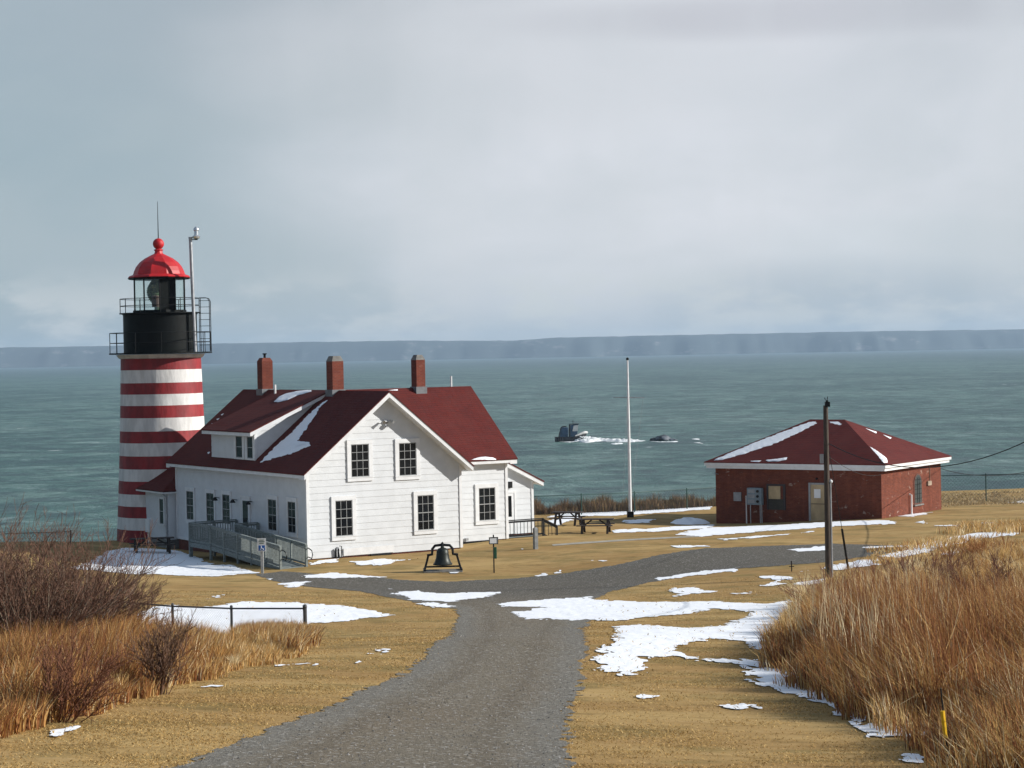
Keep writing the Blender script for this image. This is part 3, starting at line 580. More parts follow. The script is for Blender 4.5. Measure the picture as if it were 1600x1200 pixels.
# wall lamps on the left wall
for s in (9.95, 7.8, 6.0):
    b = MB(); b.tube([(-.0, s, 2.38), (-.25, s, 2.42)], .02); b.lathe([(.15, 2.26), (.13, 2.32), (.03, 2.44)], 12, (-.25, s)); b.build('wall_lamp', IRON, house)
# left door
def door(par, mp, s0, s1, z0, z1, gl=True, m=TRIM, glz=.5, glass=GLASS):
    b = MB(); b.box(s0, s1, .0, .05, z0, z1, mp); b.box(s0-.1, s0, .0, .075, z0, z1+.1, mp); b.box(s1, s1+.1, 0, .075, z0, z1+.1, mp); b.box(s0, s1, 0, .073, z1, z1+.1, mp)
    d = b.build('door', m, par)
    if gl: g = MB(); g.box(s0+.17, s1-.17, .051, .058, z0+(z1-z0)*glz, z1-.15, mp); g.build('pane', glass, d)
    g = MB(); p = mp(s0+.09, .09, z0+1.0); g.sphere(p, .035, 6); g.build('handle', STEEL, d); return d
door(house, lf(0), 6.28, 7.22, .42, 2.55, glz=.32)
# gable floodlight
b = MB(); b.box(4.16, 4.36, .02, .10, 6.22, 6.36, fr(0)); f = b.build('floodlight', GREYP, house)
for dx in (-.2, .22):
    g = MB(); g.tube([fr(0)(4.26, .1, 6.3), fr(0)(4.26+dx, .17, 6.33)], .02); g.tube([fr(0)(4.26+dx*.8, .14, 6.36), fr(0)(4.26+dx*1.2, .33, 6.27)], [.045, .08], 12); g.build('lamp_head', GALV, f)
g = MB(); g.box(4.2, 4.32, .05, .16, 6.02, 6.12, fr(0)); g.build('sensor', GREYP, f)
# pipes, hatch, low panel on gable wall
b = MB(); 
for x, h0, h1 in ((1.42, -.05, .42), (1.55, -.05, .38)): b.tube([(x, -.09, h0), (x, -.09, h1)], .045)
b.tube([(1.72, -.06, -.05), (1.72, -.1, .5), (1.62, -.1, .52)], .022); b.tube([(1.72, -.1, -.05), (1.5, -.1, -.02)], .022); b.build('fuel_pipes', IRON, house)
b = MB(); b.box(1.85, 4.55, .03, .05, .03, .38, fr(0)); b.build('access_panel', TRIM, house)
b = MB(); b.box(3.3, 4.4, -.03, .10, -.22, .0, fr(0)); b.build('foundation_vent', IRON, house)
b = MB(); b.box(9.2, 11.5, -.03, .06, -.3, -.02, fr(BF)); b.build('foundation_vent', IRON, house)
b = MB(); b.box(10.0, 10.16, .03, .14, .06, .18, fr(BF)); b.build('tap_box', GREYP, house)
# chimneys
def chim(a, b_, wa, wb, zb, zt, cap, pipe=False):
    m = MB(); m.box(a-wa/2, a+wa/2, b_-wb/2, b_+wb/2, zb, zt)
    if not cap: m.hexa([(a-wa/2, b_-wb/2, zt), (a+wa/2, b_-wb/2, zt), (a+wa/2, b_+wb/2, zt), (a-wa/2, b_+wb/2, zt), (a-wa/2+.1, b_-wb/2+.1, zt+.18), (a+wa/2-.1, b_-wb/2+.1, zt+.18), (a+wa/2-.1, b_+wb/2-.1, zt+.18), (a-wa/2+.1, b_+wb/2-.1, zt+.18)])
    c = m.build('chimney', CHIM, house)
    if cap: k = MB(); k.hexa([(a-wa/2-.01, b_-wb/2-.01, zt+.002), (a+wa/2+.01, b_-wb/2-.01, zt+.002), (a+wa/2+.01, b_+wb/2+.01, zt+.002), (a-wa/2-.01, b_+wb/2+.01, zt+.002), (a-wa/2+.1, b_-wb/2+.1, zt+.26), (a+wa/2-.1, b_-wb/2+.1, zt+.26), (a+wa/2-.1, b_+wb/2-.1, zt+.26), (a-wa/2+.1, b_+wb/2-.1, zt+.26)]); k.build('chimney_cap', CONC, c)
    k = MB(); k.box(a-wa/2-.06, a+wa/2+.06, b_-wb/2-.06, b_+wb/2+.06, zb, ZR+.04); k.build('flashing', mat('dark_lead', (.16, .17, .18), .6, .3, 3), c)
    if pipe: k = MB(); k.tube([(a, b_, zt), (a, b_, zt+.36)], .07); k.tube([(a, b_, zt+.36), (a, b_, zt+.42)], .12); k.build('flue', IRON, c)
chim(4.185, 13.1, .62, .62, 7.0, 9.28, False, True)
chim(4.185, 5.0, .62, .66, 7.0, 9.22, True)
chim(9.8, 6.5, .52, .55, 7.1, 9.2, True)
b = MB(); b.tube([(3.7, 10.9, 7.0), (3.7, 10.9, 8.05)], .06); b.build('vent_pipe', POLEWH, house)
b = MB(); b.tube([(12.3, 7.4, 6.6), (12.3, 7.4, 8.3)], .05); b.build('vent_pipe', POLEWH, house)
# roof snow
def roofsnow(par, frame_o, th, pn, pu, poly, name='snow_patch', amp=.13, off=.012, thick=.03):
    """poly is measured on the roof plane through pu with normal pn (local coordinates)"""
    A = np.array([math.cos(th), math.sin(th), 0]); B = np.array([-math.sin(th), math.cos(th), 0]); R3 = np.stack([A, B, np.array([0, 0, 1.])])
    pn = np.array(pn, float); pn /= np.linalg.norm(pn); pu = np.array(pu, float); c = R3@(CP-frame_o); pts = []
    for u, v in poly: r = R3@ray(u, v); k = (pn@(pu-c))/(pn@r); pts.append(c+r*k)
    pts = np.array(pts); U = np.array([-pn[1], pn[0], 0]); U /= np.linalg.norm(U); V_ = np.cross(pn, U); q = np.stack([(pts-pu)@U, (pts-pu)@V_], -1)
    st = .05; us = np.arange(q[:, 0].min()-.3, q[:, 0].max()+.3, st); vs = np.arange(q[:, 1].min()-.3, q[:, 1].max()+.3, st); UU, VV = np.meshgrid(us, vs)
    Sg = sdf_poly(UU, VV, q)+amp*4*(fbm(UU*1.6, VV*9, 4)-.5)+amp*1.5*(fbm(UU*8, VV*14+3, 2)-.5)
    def pos(J, I, s):
        k = np.clip(-s/.15, 0, 1); return pu+np.outer(us[0]+I*st, U)+np.outer(vs[0]+J*st, V_)+np.outer(off+thick*k, pn)
    march(Sg, pos, name, SNOWM, par)
nl = (-SLP, 0, 1); pl_ = (0, 5, ZR-SLP*WW/2)
roofsnow(house, HO, HT, nl, pl_, [(515, 623), (500, 637), (480, 668), (466, 688), (483, 691), (484, 697), (452, 710), (408, 722), (412, 717), (430, 698), (456, 676), (476, 654), (498, 634)], amp=.07)
roofsnow(house, HO, HT, nl, pl_, [(484, 691), (482, 697), (455, 705), (458, 699), (470, 693)], amp=.03)
for q in ([(345, 648), (350, 646), (347, 650)], [(338, 655), (344, 653), (340, 657)], [(330, 662), (336, 661), (332, 664)], [(323, 707), (329, 706), (326, 710)]): roofsnow(house, HO, HT, nl, pl_, q, amp=.01)
nd = (-DSL, 0, 1); pd = (DA, 8, zt(DA)+.13)
roofsnow(house, HO, HT, nd, pd, [(428, 628), (436, 620), (447, 615), (465, 611), (487, 609.5), (488, 612), (465, 618), (450, 625), (434, 629)], amp=.03)
nf = (0, -SLP, 1); pf = (10, BF, ZR-.012-SLP*HW)
roofsnow(house, HO, HT, nf, pf, [(733, 719), (744, 715.5), (757, 713.5), (770, 715), (777, 718.5)], amp=.02, thick=.1)
roofsnow(house, HO, HT, nf, pf, [(606, 610), (622, 608.5), (621, 610.5)], amp=.01)
# lean-to on the right
LB0, LB1 = 4.5, 8.6; LA1 = 15.42
clap(fr(LB0), [(AC, 0), (LA1, 0), (LA1, 2.9), (AC, 4.2)], house); clap(rg(LA1), [(LB0, 0), (LB1, 0), (LB1, 2.9), (LB0, 2.9)], house)
b = MB(); b.box(AC-.05, LA1-.04, LB0+.04, LB1-.04, -1.6, -.004); b.build('foundation', FOUND, house)
b = MB(); slab(b, AC-.0, LA1+.55, LB0-.33, LB1+.33, 4.38, 2.70, 0, .06); b.build('roof', SHING, house)
b = MB(); slab(b, AC+.05, LA1+.52, LB0-.30, LB0, 4.38-.05*.49, 2.72, .062, .28); slab(b, LA1, LA1+.51, LB0, LB1, 2.97, 2.73, .062, .24); b.box(LA1-.09, LA1+.045, LB0-.045, LB0+.08, 0, 2.8); b.build('fascia', TRIM, house)
door(house, fr(LB0), 13.35, 14.25, .02, 2.15, glz=.42)
b = MB(); b.box(13.9, 14.1, .02, .14, 2.42, 2.75, fr(LB0)); b.build('wall_lamp', IRON, house)
# small snow on the lean-to ledge intentionally none
# link to the tower
KA, KB0, KB1 = -.45, 15.62, 19.2
clap(lf(KA), [(KB0, -.1), (KB1, -.1), (KB1, 2.45), (KB0, 2.45)], house, h=.4, lip=.008); clap(fr(KB0), [(KA, -.1), (3.5, -.1), (3.5, 2.45), (KA, 2.45)], house, h=.4, lip=.008)
b = MB(); b.box(KA+.05, 3.5, KB0+.05, KB1, -1.6, -.105); b.build('foundation', CONC, house)
b = MB(); ap = (1.35, 17.0, 4.05); e = [(KA-.38, KB0-.25, 2.48), (3.6, KB0-.25, 2.48), (3.6, KB1+1.1, 2.48), (KA-.38, KB1+1.1, 2.48)]
n0 = len(b.v); b.v += e+[ap]+[(x, y, z-.03) for x, y, z in e]; b.f += [(n0, n0+1, n0+4), (n0+1, n0+2, n0+4), (n0+2, n0+3, n0+4), (n0+3, n0, n0+4), (n0+8, n0+7, n0+6, n0+5)]; b.build('roof', SHING, house)
b = MB(); b.box(KA-.36, 3.5, KB0-.23, KB1+1.05, 2.36, 2.448); b.build('fascia', TRIM, house)
b = MB(); b.tube([(KA-.3, KB1+1.0, 2.56), (.7, 18.1, 3.50), (1.3, 17.05, 4.07)], .05, 6); b.build('flashing', TRIM, house)
window(house, lf(KA), 16.0, 16.75, .6, 2.15, 1, 2, .1)
b = MB(); b.box(18.0, 18.5, .01, .14, .15, .85, lf(KA)); b.tube([(KA-.07, 18.25, -.5), (KA-.07, 18.25, .15)], .04); b.build('utility_box', SIGNW, house)
b = MB(); b.tube([(KA-.3, KB0+.05, 2.40), (KA-.06, KB0+.1, 2.2), (KA-.06, KB0+.1, -.55)], .05); b.build('downspout', GALV, house)
# ------------------------------------------------------------------ lighthouse tower
tb = at(220, 850, 111.4)[2]; tc_ = at(254.5, 700, 114)
tower = empty('lighthouse_tower', (tc_[0], 114., tb), 0, label='round lighthouse tower with red and white stripes and a red domed lantern', cat='lighthouse')
ST = [-.8, .71, 1.37, 1.99, 2.65, 3.36, 4.02, 4.73, 5.44, 6.08, 6.81, 7.48, 8.1, 8.72, 9.43, 10.05]
rt = lambda z: 2.63-.43*max(z, 0)/10.1-.05*math.sin(pi*min(max(z, 0), 10.1)/10.1)
for i in range(len(ST)-1):
    z0, z1 = ST[i], ST[i+1]; b = MB(); b.lathe([(rt(z0), z0), (rt((z0+z1)/2), (z0+z1)/2), (rt(z1), z1)], 64, cap=False)
    b.build('red_band' if i % 2 == 0 else 'white_band', TOWR if i % 2 == 0 else TOWW, tower, smooth=True)
b = MB(); b.lathe([(rt(10), 10.05), (2.3, 10.08), (2.42, 10.25), (2.42, 10.28)], 64); b.build('cornice', TOWW, tower, smooth=True)
def gallery(r, z, hr, n, name, th=.07):
    b = MB(); b.lathe([(r-.9, z), (r, z), (r, z+th), (r-.9, z+th)], 48, cap=False); g = b.build(name, BLACK, tower)
    b = MB()
    for k in range(n):
        t = 2*pi*(k+.35)/n; x, y = (r-.06)*math.cos(t), (r-.06)*math.sin(t); b.tube([(x, y, z+th), (x, y, z+th+hr)], .022, 6)
    for h in (hr, hr*.5):
        b.tube([((r-.06)*math.cos(2*pi*k/48), (r-.06)*math.sin(2*pi*k/48), z+th+h) for k in range(49)], .02, 6)
    b.build('railing', IRON, g)
gallery(2.82, 10.30, 1.10, 12, 'lower_gallery', .08)
b = MB(); b.lathe([(2.02, 10.37), (2.02, 12.46), (2.06, 12.48), (2.06, 12.52)], 64); b.build('watch_room', BLACK, tower, smooth=True)
gallery(2.22, 12.53, .78, 12, 'upper_gallery', .05)
z0, z1 = 12.58, 14.5; RL = 1.43
b = MB(); b.lathe([(1.5, 12.58), (1.5, 12.72)], 8, a0=pi/8, a1=2*pi+pi/8); b.build('lantern_base', BLACK, tower)
b = MB(); b2 = MB()
for k in range(10):
    t = 2*pi*(k+.78)/10; t2 = 2*pi*(k+1.78)/10; p = (RL*math.cos(t), RL*math.sin(t)); q = (RL*math.cos(t2), RL*math.sin(t2)); b.tube([(p[0], p[1], 12.7), (p[0], p[1], z1)], .045, 6)
    tm = (t+t2)/2
    if abs(((tm-rad(-62)+pi) % (2*pi))-pi) < rad(18):
        d = MB(); d.poly([(p[0], p[1], 12.7), (q[0], q[1], 12.7), (q[0], q[1], z1), (p[0], p[1], z1)]); pn = d.build('blank_panel', BLACK, tower)
    else: b2.poly([(p[0]*.985, p[1]*.985, 12.7), (q[0]*.985, q[1]*.985, 12.7), (q[0]*.985, q[1]*.985, z1), (p[0]*.985, p[1]*.985, z1)])
b.build('mullions', IRON, tower); b2.build('lantern_glass', LGLASS, tower)
b = MB(); lp = []
for i in range(15):
    t = i/14; r = .50*math.sin(pi*(.12+.76*t)); lp += [(r+.03, 13.05+1.35*t), (r-.02, 13.09+1.35*t)]
b.lathe(lp, 20, (-.22, .1)); b.tube([(-.12, .1, 12.6), (-.12, .1, 13.0)], .2, 12); b.build('fresnel_lens', LENS, tower, smooth=False)
b = MB(); b.lathe([(.24, 12.9), (.26, 13.5), (.02, 13.55)], 14, (-.12, -.42)); b.build('lamp_housing', mat('brown_housing', (.09, .05, .04), .6), tower)
b = MB(); dp = [(1.66, 14.50), (1.70, 14.55), (1.62, 14.63), (1.42, 14.70), (1.37, 14.88), (1.26, 15.12), (1.06, 15.37), (.76, 15.60), (.44, 15.76), (.24, 15.86), (.2, 16.0), (.25, 16.03), (.25, 16.08), (.16, 16.12), (.16, 16.2)]
b.lathe(dp, 10, a0=rad(9), a1=2*pi+rad(9)); b.sphere((0, 0, 16.4), .31, 12); dm = b.build('lantern_dome', DOME, tower)
b = MB(); b.lathe([(1.64, 14.42), (1.74, 14.50), (1.62, 14.52)], 10, a0=rad(9), a1=2*pi+rad(9)); b.build('gutter', IRON, dm)
b = MB(); b.tube([(0, 0, 16.7), (0, 0, 18.75)], [.03, .012], 6); b.build('lightning_rod', IRON, tower)
# ladder with hoops on the right side
b = MB(); xl, xr_ = 2.12, 2.78
for y in (-.25, .2):
    b.tube([(xl+.1, y, 10.4), (xl+.1, y, 13.35)], .022, 6)
    b.tube([(xr_, y, 10.4), (xr_, y, 13.15), (xr_-.08, y, 13.32), (xr_-.22, y, 13.36), (xl+.1, y, 13.36)], .022, 6)
for k in range(8):
    z = 10.75+k*.35; b.tube([(xl+.1, -.25, z), (xr_, -.25, z), (xr_, .2, z)], .016, 6); b.tube([(xl+.1, -.25, z), (xl+.1, .2, z)], .016, 6)
b.build('ladder', IRON, tower)
# mast with weather camera
cm = empty('camera_mast', (tc_[0]+1.93, 112.9, tb+10.38), 0, label='tall grey pole with a silver dome camera rising beside the lighthouse lantern', cat='pole')
b = MB(); b.tube([(.15, 0, 0), (0.02, 0, 6.25)], .095, 10); b.tube([(0.02, 0, 6.2), (.02, 0, 6.3)], .11, 10); b.build('pole', GALV, cm, smooth=True)
b = MB(); b.bar((.0, 0, 6.15), (.42, 0, 6.15), .05, .05); b.build('bracket', IRON, cm)
b = MB(); b.lathe([(.04, 6.17), (.2, 6.22), (.22, 6.32), (.12, 6.4), (.11, 6.62), (.15, 6.66), (.15, 6.74), (.05, 6.86)], 16, (.34, 0)); b.build('dome_camera', STEEL, cm, smooth=True)
# ------------------------------------------------------------------ wooden ramp
ramp = empty('wheelchair_ramp', HO, HT, label='grey weathered wooden access ramp with railings along the shaded house wall', cat='ramp')
RA0, RA1, RB0, RB1, RE = -2.62, -1.32, 5.2, 7.7, -2.5
HOv = np.array(HO)
def gl_(a, b_):        # ground height at house-local a,b, relative to house zero
    A = np.array([math.cos(TH), math.sin(TH)]); B = np.array([-math.sin(TH), math.cos(TH)]); p = HOv[:2]+A*a+B*b_; return gzs(p[0], p[1])-HOv[2]
ge = gl_(-2, RE)+.04; dk = lambda b_: .42 if b_ >= RB0 else .42+(ge-.42)*(RB0-b_)/(RB0-RE)
b = MB(); b.box(RA0, -.06, RB0, RB1, .34, .42); b.hexa([(RA0, RE, ge-.06), (RA1, RE, ge-.06), (RA1, RB0-.01, .34), (RA0, RB0-.01, .34), (RA0, RE, ge), (RA1, RE, ge), (RA1, RB0-.01, .42), (RA0, RB0-.01, .42)]); b.build('deck', DECKW, ramp)
def rail(p0, p1, z0, z1, posts, par=ramp, m=DECKW, sp=.13, hgt=1.0, ground=True, pw=.1, bw=.035, name='railing'):
    b = MB(); d = math.dist(p0, p1); n = int(d/sp)
    P = lambda t: (p0[0]+(p1[0]-p0[0])*t, p0[1]+(p1[1]-p0[1])*t)
    Z = lambda t: z0+(z1-z0)*t
    b.bar((*p0, z0+hgt), (*p1, z1+hgt), .12, .045); b.bar((*p0, z0+hgt-.09), (*p1, z1+hgt-.09), .04, .09); b.bar((*p0, z0+.12), (*p1, z1+.12), .04, .09); b.bar((*p0, z0-.08), (*p1, z1-.08), .045, .22)
    for i in range(n): t = (i+.5)/n; x, y = P(t); b.bar((x, y, Z(t)+.1), (x, y, Z(t)+hgt-.1), bw, bw, up=(1, 0, 0))
    r = b.build(name, m, par)
    for i in range(posts+1):
        t = i/posts; x, y = P(t); q = MB(); q.box(x-pw/2, x+pw/2, y-pw/2, y+pw/2, (gl_(x, y)-.15) if ground else Z(t)-.1, Z(t)+hgt-.03); q.build('post', m, r)
rail((RA0, RB1), (RA0, RB0), .42, .42, 1); rail((RA0, RB0-.06), (RA0, RE), .42, ge, 5); rail((RA1, RB0-.06), (RA1, RE), .42, ge, 5); rail((RA0+.08, RB1), (-.1, RB1), .42, .42, 2); rail((RA1+.08, RB0), (-.1, RB0), .42, .42, 1)
for a in (RA0, RA1):
    b = MB(); b.tube([(a+.07, RE+1.2, ge+.95), (a+.07, RE-.1, ge+.82), (a+.07, RE-.42, ge+.74), (a+.07, RE-.5, ge+.55), (a+.07, RE-.4, ge+.38), (a+.07, RE, ge+.42)], .025); b.build('handrail', IRON, ramp, smooth=True)
# porch on the right
porch = empty('side_porch', HO, HT, label='small brick-sided porch with dark spindle railing and steps by the side door', cat='porch')
PA0, PA1, PB0 = 12.66, 15.05, 2.95
b = MB(); b.box(PA0, PA1, PB0, LB0-.01, -.14, -.06); b.build('deck', DECKW, porch)
b = MB(); b.box(PA0+.04, PA1-.04, PB0+.04, LB0-.05, -1.3, -.142); b.build('base', mat('porch_red', (.20, .06, .04), .8, .3, 3), porch)
rail((PA0+.04, PB0), (PA1, PB0), -.06, -.06, 1, porch, IRON, .2, .92, False, .09, .022); rail((PA1, PB0), (PA1+.85, PB0), -.1, -.5, 1, porch, IRON, .2, .92, False, .07, .022)
b = MB()
for i in range(3): b.box(PA1+.02+i*.28, PA1+.3+i*.28, PB0+.06, LB0-.1, -1.2, -.2-i*.16)
b.build('steps', DECKW, porch)
# grey post near the porch
def on_ground(u, v): x, y = gpix([(u, v)])[0]; return (x, y, gzs(x, y))
p = on_ground(837, 858); e = empty('grey_post', p, rad(30), label='short square grey post standing on the lawn in front of the side porch', cat='post')
b = MB(); b.box(-.09, .09, -.09, .09, -.2, .98); b.hexa([(-.09, -.09, .98), (.09, -.09, .98), (.09, .09, .98), (-.09, .09, .98), (-.02, -.02, 1.04), (.02, -.02, 1.04), (.02, .02, 1.04), (-.02, .02, 1.04)]); b.build('shaft', mat('grey_post_wood', (.22, .23, .23), .8, .3, 5), e)
# ------------------------------------------------------------------ brick building
BO = at(1378, 811, 113); BT = rad(55.6)
A3 = np.array([math.cos(BT), math.sin(BT), 0]); B3 = np.array([-math.sin(BT), math.cos(BT), 0])
BL, BW, BH = 10.35, 8.35, 2.68
bb = empty('brick_building', BO, BT, label='low square red brick building with a dark red hipped roof', cat='building')
b = MB(); b.box(0, BW, 0, BL, -1.5, BH); b.build('wall', BRICK, bb)
ov = .38
b = MB(); b.box(-ov, BW+ov, -ov, BL+ov, BH-.02, BH+.14); b.box(-ov-.09, BW+ov+.09, -ov-.09, BL+ov+.09, BH+.142, BH+.30); b.build('eaves_board', TRIM, bb)
rz = BH+.32+2.32; c0 = BW/2; q = ov+.11
E_ = [(-q, -q), (BW+q, -q), (BW+q, BL+q), (-q, BL+q)]; r0 = (c0-.1, c0-.1, rz); r1 = (c0-.1, BL-c0+.1, rz)
b = MB(); n0 = 0; b.v += [(x, y, BH+.302) for x, y in E_]+[(x, y, BH+.34) for x, y in E_]+[r0, r1]
b.f += [(3, 2, 1, 0), (0, 1, 5, 4), (1, 2, 6, 5), (2, 3, 7, 6), (3, 0, 4, 7), (4, 5, 8), (5, 6, 9, 8), (6, 7, 9), (7, 4, 8, 9)]; b.build('roof', SHING, bb)
nL = np.cross(np.array([0, 1., 0]), np.array([c0+q, 0, rz-BH-.34])); nL = nL*(1 if nL[2] > 0 else -1); nR = np.cross(np.array([1., 0, 0]), np.array([0, c0-.1+q, rz-BH-.34])); nR = nR*(1 if nR[2] > 0 else -1)
ps = (-q, 0, BH+.34); 
roofsnow(bb, BO, BT, nL, ps, [(1113, 720), (1183, 690), (1262, 659), (1280, 657), (1280, 663), (1262, 671), (1255, 675), (1210, 694), (1160, 710), (1128, 719)], amp=.05)
roofsnow(bb, BO, BT, nL, ps, [(1291, 658), (1314, 657), (1320, 664), (1312, 667), (1294, 663)], amp=.03)
roofsnow(bb, BO, BT, nL, ps, [(1166, 720.5), (1190, 720), (1185, 722)], amp=.02); roofsnow(bb, BO, BT, nL, ps, [(1195, 719), (1218, 716.5), (1230, 715), (1228, 719), (1215, 721), (1200, 721)], amp=.03)
roofsnow(bb, BO, BT, nR, (0, -q, BH+.34), [(1358, 697), (1374, 708), (1386, 717), (1387, 723), (1381, 724), (1372, 713)], amp=.02, thick=.07)
roofsnow(bb, BO, BT, nR, (0, -q, BH+.34), [(1351, 669), (1370, 675), (1369, 677.5)], amp=.01); roofsnow(bb, BO, BT, nR, (0, -q, BH+.34), [(1379, 679), (1393, 684), (1391, 686)], amp=.01)
def bx_(u, v, X=0):    # left wall plane x=X -> (y,z)
    r = ray(u, v); k = ((BO-CP)@A3+X)/(r@A3); p = CP+r*k-BO; return p@B3, p[2]
def by_(u, v, Y=0):
    r = ray(u, v); k = ((BO-CP)@B3+Y)/(r@B3); p = CP+r*k-BO; return p@A3, p[2]
# door
y1, z1 = bx_(1267, 757); y0, z0 = bx_(1290, 815)
b = MB(); b.box(y0, y1, .0, .05, z0, z1, lf(0)); d = b.build('door', TAN, bb, label='tan boarded door'); b = MB(); m_ = lf(0)
b.box(y1, y1+.12, 0, .08, z0, z1+.1, m_); b.box(y0-.1, y0, 0, .08, z0, z1+.1, m_); b.box(y0, y1, 0, .078, z1, z1+.1, m_); b.build('frame', GREYP, d)
b = MB(); ym = (y0+y1)/2; b.box(ym-.18, ym+.22, .051, .06, z1-.75, z1-.25, m_); b.build('notice', SIGNW, d)
b = MB(); b.box(y0+.02, y1-.02, .051, .065, z0+.95, z0+1.02, m_); b.build('batten', mat('dark_batten', (.22, .17, .1), .8), d)
# window half boarded, lower half bricked
y1, z1 = bx_(1198, 756); y0, z0 = bx_(1228, 797); b = MB(); b.box(y0, y0+.14, 0, .05, z0, z1, m_); b.box(y1-.1, y1, 0, .05, z0, z1, m_); b.box(y0+.14, y1-.1, 0, .048, z1-.1, z1, m_); w = b.build('window', mat('dark_frame', (.05, .04, .04), .8), bb)
zm = z0+(z1-z0)*.42; b = MB(); b.box(y0+.32, y1-.12, .004, .03, zm, z1-.12, m_); b.build('board', TAN, w); b = MB(); b.box(y0+.14, y1-.1, .004, .02, z0, zm-.002, m_); b.build('infill', brickmat('grey_block', (.07, .065, .05), (.055, .05, .045), (.10, .09, .08), (.2, .2, .2), .2), w)
# small grey meter box with papers
y1, z1 = bx_(1147, 769); y0, z0 = bx_(1159, 783); b = MB(); b.box(y0, y1, 0, .08, z0, z1, m_); b.build('notice_board', GREYP, bb)
b = MB(); b.tube([(-.3, BL-.1, 2.35), (0, BL-.2, 2.3)], .02); b.build('bracket', GREYP, bb)
y0, z0 = bx_(1277, 748); b = MB(); b.sphere((-.08, y0, z0), .07, 6); b.build('door_lamp', IRON, bb)
# electrical cabinet on its posts
y1, z1 = bx_(1169, 762, -.35); y0, z0 = bx_(1192, 789, -.35)
pc = BO+A3*(-.35)+B3*y0; cab = empty('electrical_cabinet', (pc[0], pc[1], BO[2]), BT, label='blue-grey meter cabinet on thin posts before the shaded brick wall', cat='cabinet')
wv = y1-y0; b = MB(); b.box(-.18, .1, 0, wv, z0, z1); b.build('cabinet_body', BLUEB, cab, bevel=.02)
for i in range(3):
    b = MB(); zc = z1-.18-i*(z1-z0)*.3; b.tube([(-.19, .22, zc), (-.26, .22, zc)], .08, 12); b.build('meter', GLASS, cab); b = MB(); b.box(-.2, -.182, .4, wv-.08, zc-.1, zc+.1); b.build('panel', GREYP, cab)
b = MB()
for y in (.05, .15, wv-.15): b.tube([(-.04, y, -.6), (-.04, y, z0)], .03, 8)
b.build('posts', GALV, cab)
x_, y_ = pc[0], pc[1]; y9, z9 = bx_(1166, 776, -.25); pw_ = BO+A3*(-.25)+B3*y9
b = MB(); b.tube([(0, 0, -.5), (0, 0, z9)], .035, 8); b.tube([(0, 0, z9), (0, 0, z9+.05)], .05, 8); o = b.build('vent_stake', POLEWH, label='thin pale pipe standing left of the blue-grey meter cabinet', cat='pipe'); o.location = (pw_[0], pw_[1], BO[2])
# right wall: arched window
x0, z0 = by_(1429, 787); x1, z1 = by_(1439, 741); m_ = fr(0); xc = (x0+x1)/2; rw = (x1-x0)/2
def arch(b, r, o0, o1, zb, zt):
    pts = [(xc-r, zb)]+[(xc-r*math.cos(pi*k/10), zt-r+r*math.sin(pi*k/10)) for k in range(11)]+[(xc+r, zb)]
    n = len(b.v); b.v += [m_(x, o1, z) for x, z in pts]+[m_(x, o0, z) for x, z in pts]; k = len(pts); b.f.append(tuple(range(n, n+k))); b.f += [(n+i, n+k+i, n+k+(i+1) % k, n+(i+1) % k) for i in range(k)]
b = MB(); arch(b, rw+.08, 0, .03, z0-.06, z1+.08); w = b.build('window', mat('window_brick_arch', (.13, .05, .035), .85, .3, 6), bb); b = MB(); arch(b, rw-.02, 0, .035, z0+.02, z1); b.build('pane', mat('green_black_pane', (.04, .05, .05), .35), w)
b = MB(); b.box(xc-rw-.15, xc+rw+.15, 0, .1, z0-.14, z0-.062, m_); b.build('sill', CONC, w)
b = MB(); 
for x in (xc-.12, xc+.12): b.box(x-.015, x+.015, .036, .05, z0+.02, z1-.15, m_)
for k in range(1, 6): z = z0+(z1-z0)*k/6; b.box(xc-rw+.03, xc+rw-.03, .036, .048, z-.015, z+.015, m_)
b.build('bars', IRON, w)
x0, z0 = by_(1421, 773); b = MB(); b.tube([(x0, -.12, -.4), (x0, -.12, z0), (x0, .0, z0+.02)], .05); b.build('standpipe', POLEWH, bb)
x0, z0 = by_(1448, 760); b = MB(); b.box(x0, x0+.5, 0, .1, z0+.05, z0+.3, m_); b.tube([m_(x0+.4, .03, z0+.3), m_(x0+.4, .03, BH-.02)], .02); b.build('junction_box', mat('pale_box', (.35, .27, .2), .7, .3), bb)
x0, z0 = by_(1424, 729); b = MB(); b.tube([(x0, -.03, z0), (x0, -.3, z0+.12)], .03); b.build('insulator', TRIM, bb)
# ------------------------------------------------------------------ flagpole
p = at(985, 808, 124); p = (p[0], 124., gzs(p[0], 124)); fp = empty('flagpole', p, 0, label='tall slender white flagpole with a thin crossbar', cat='flagpole')
H9 = (808-562)/F*124; b = MB(); b.tube([(0, 0, -.2), (0, 0, H9*.5), (0, 0, H9)], [.10, .085, .045], 12); b.build('pole', POLEWH, fp, smooth=True)
b = MB(); zy = H9*.765; b.tube([(-.9, .0, zy), (0, 0, zy-.03), (1.0, .0, zy-.06)], [.02, .035, .02], 8); b.build('crossbar', GALV, fp)
b = MB(); b.sphere((0, 0, H9+.06), .09, 8); b.build('finial', IRON, fp)
b = MB(); b.box(-.2, .2, -.2, .2, -.2, .35); b.build('base', IRON, fp)
b = MB(); b.tube([(-.06, -.1, zy), (-.42, -.1, 1.2)], .006, 4); b.tube([(.9, 0, zy-.06), (.12, 0, 1.3)], .006, 4); b.build('halyard', GREYP, fp)
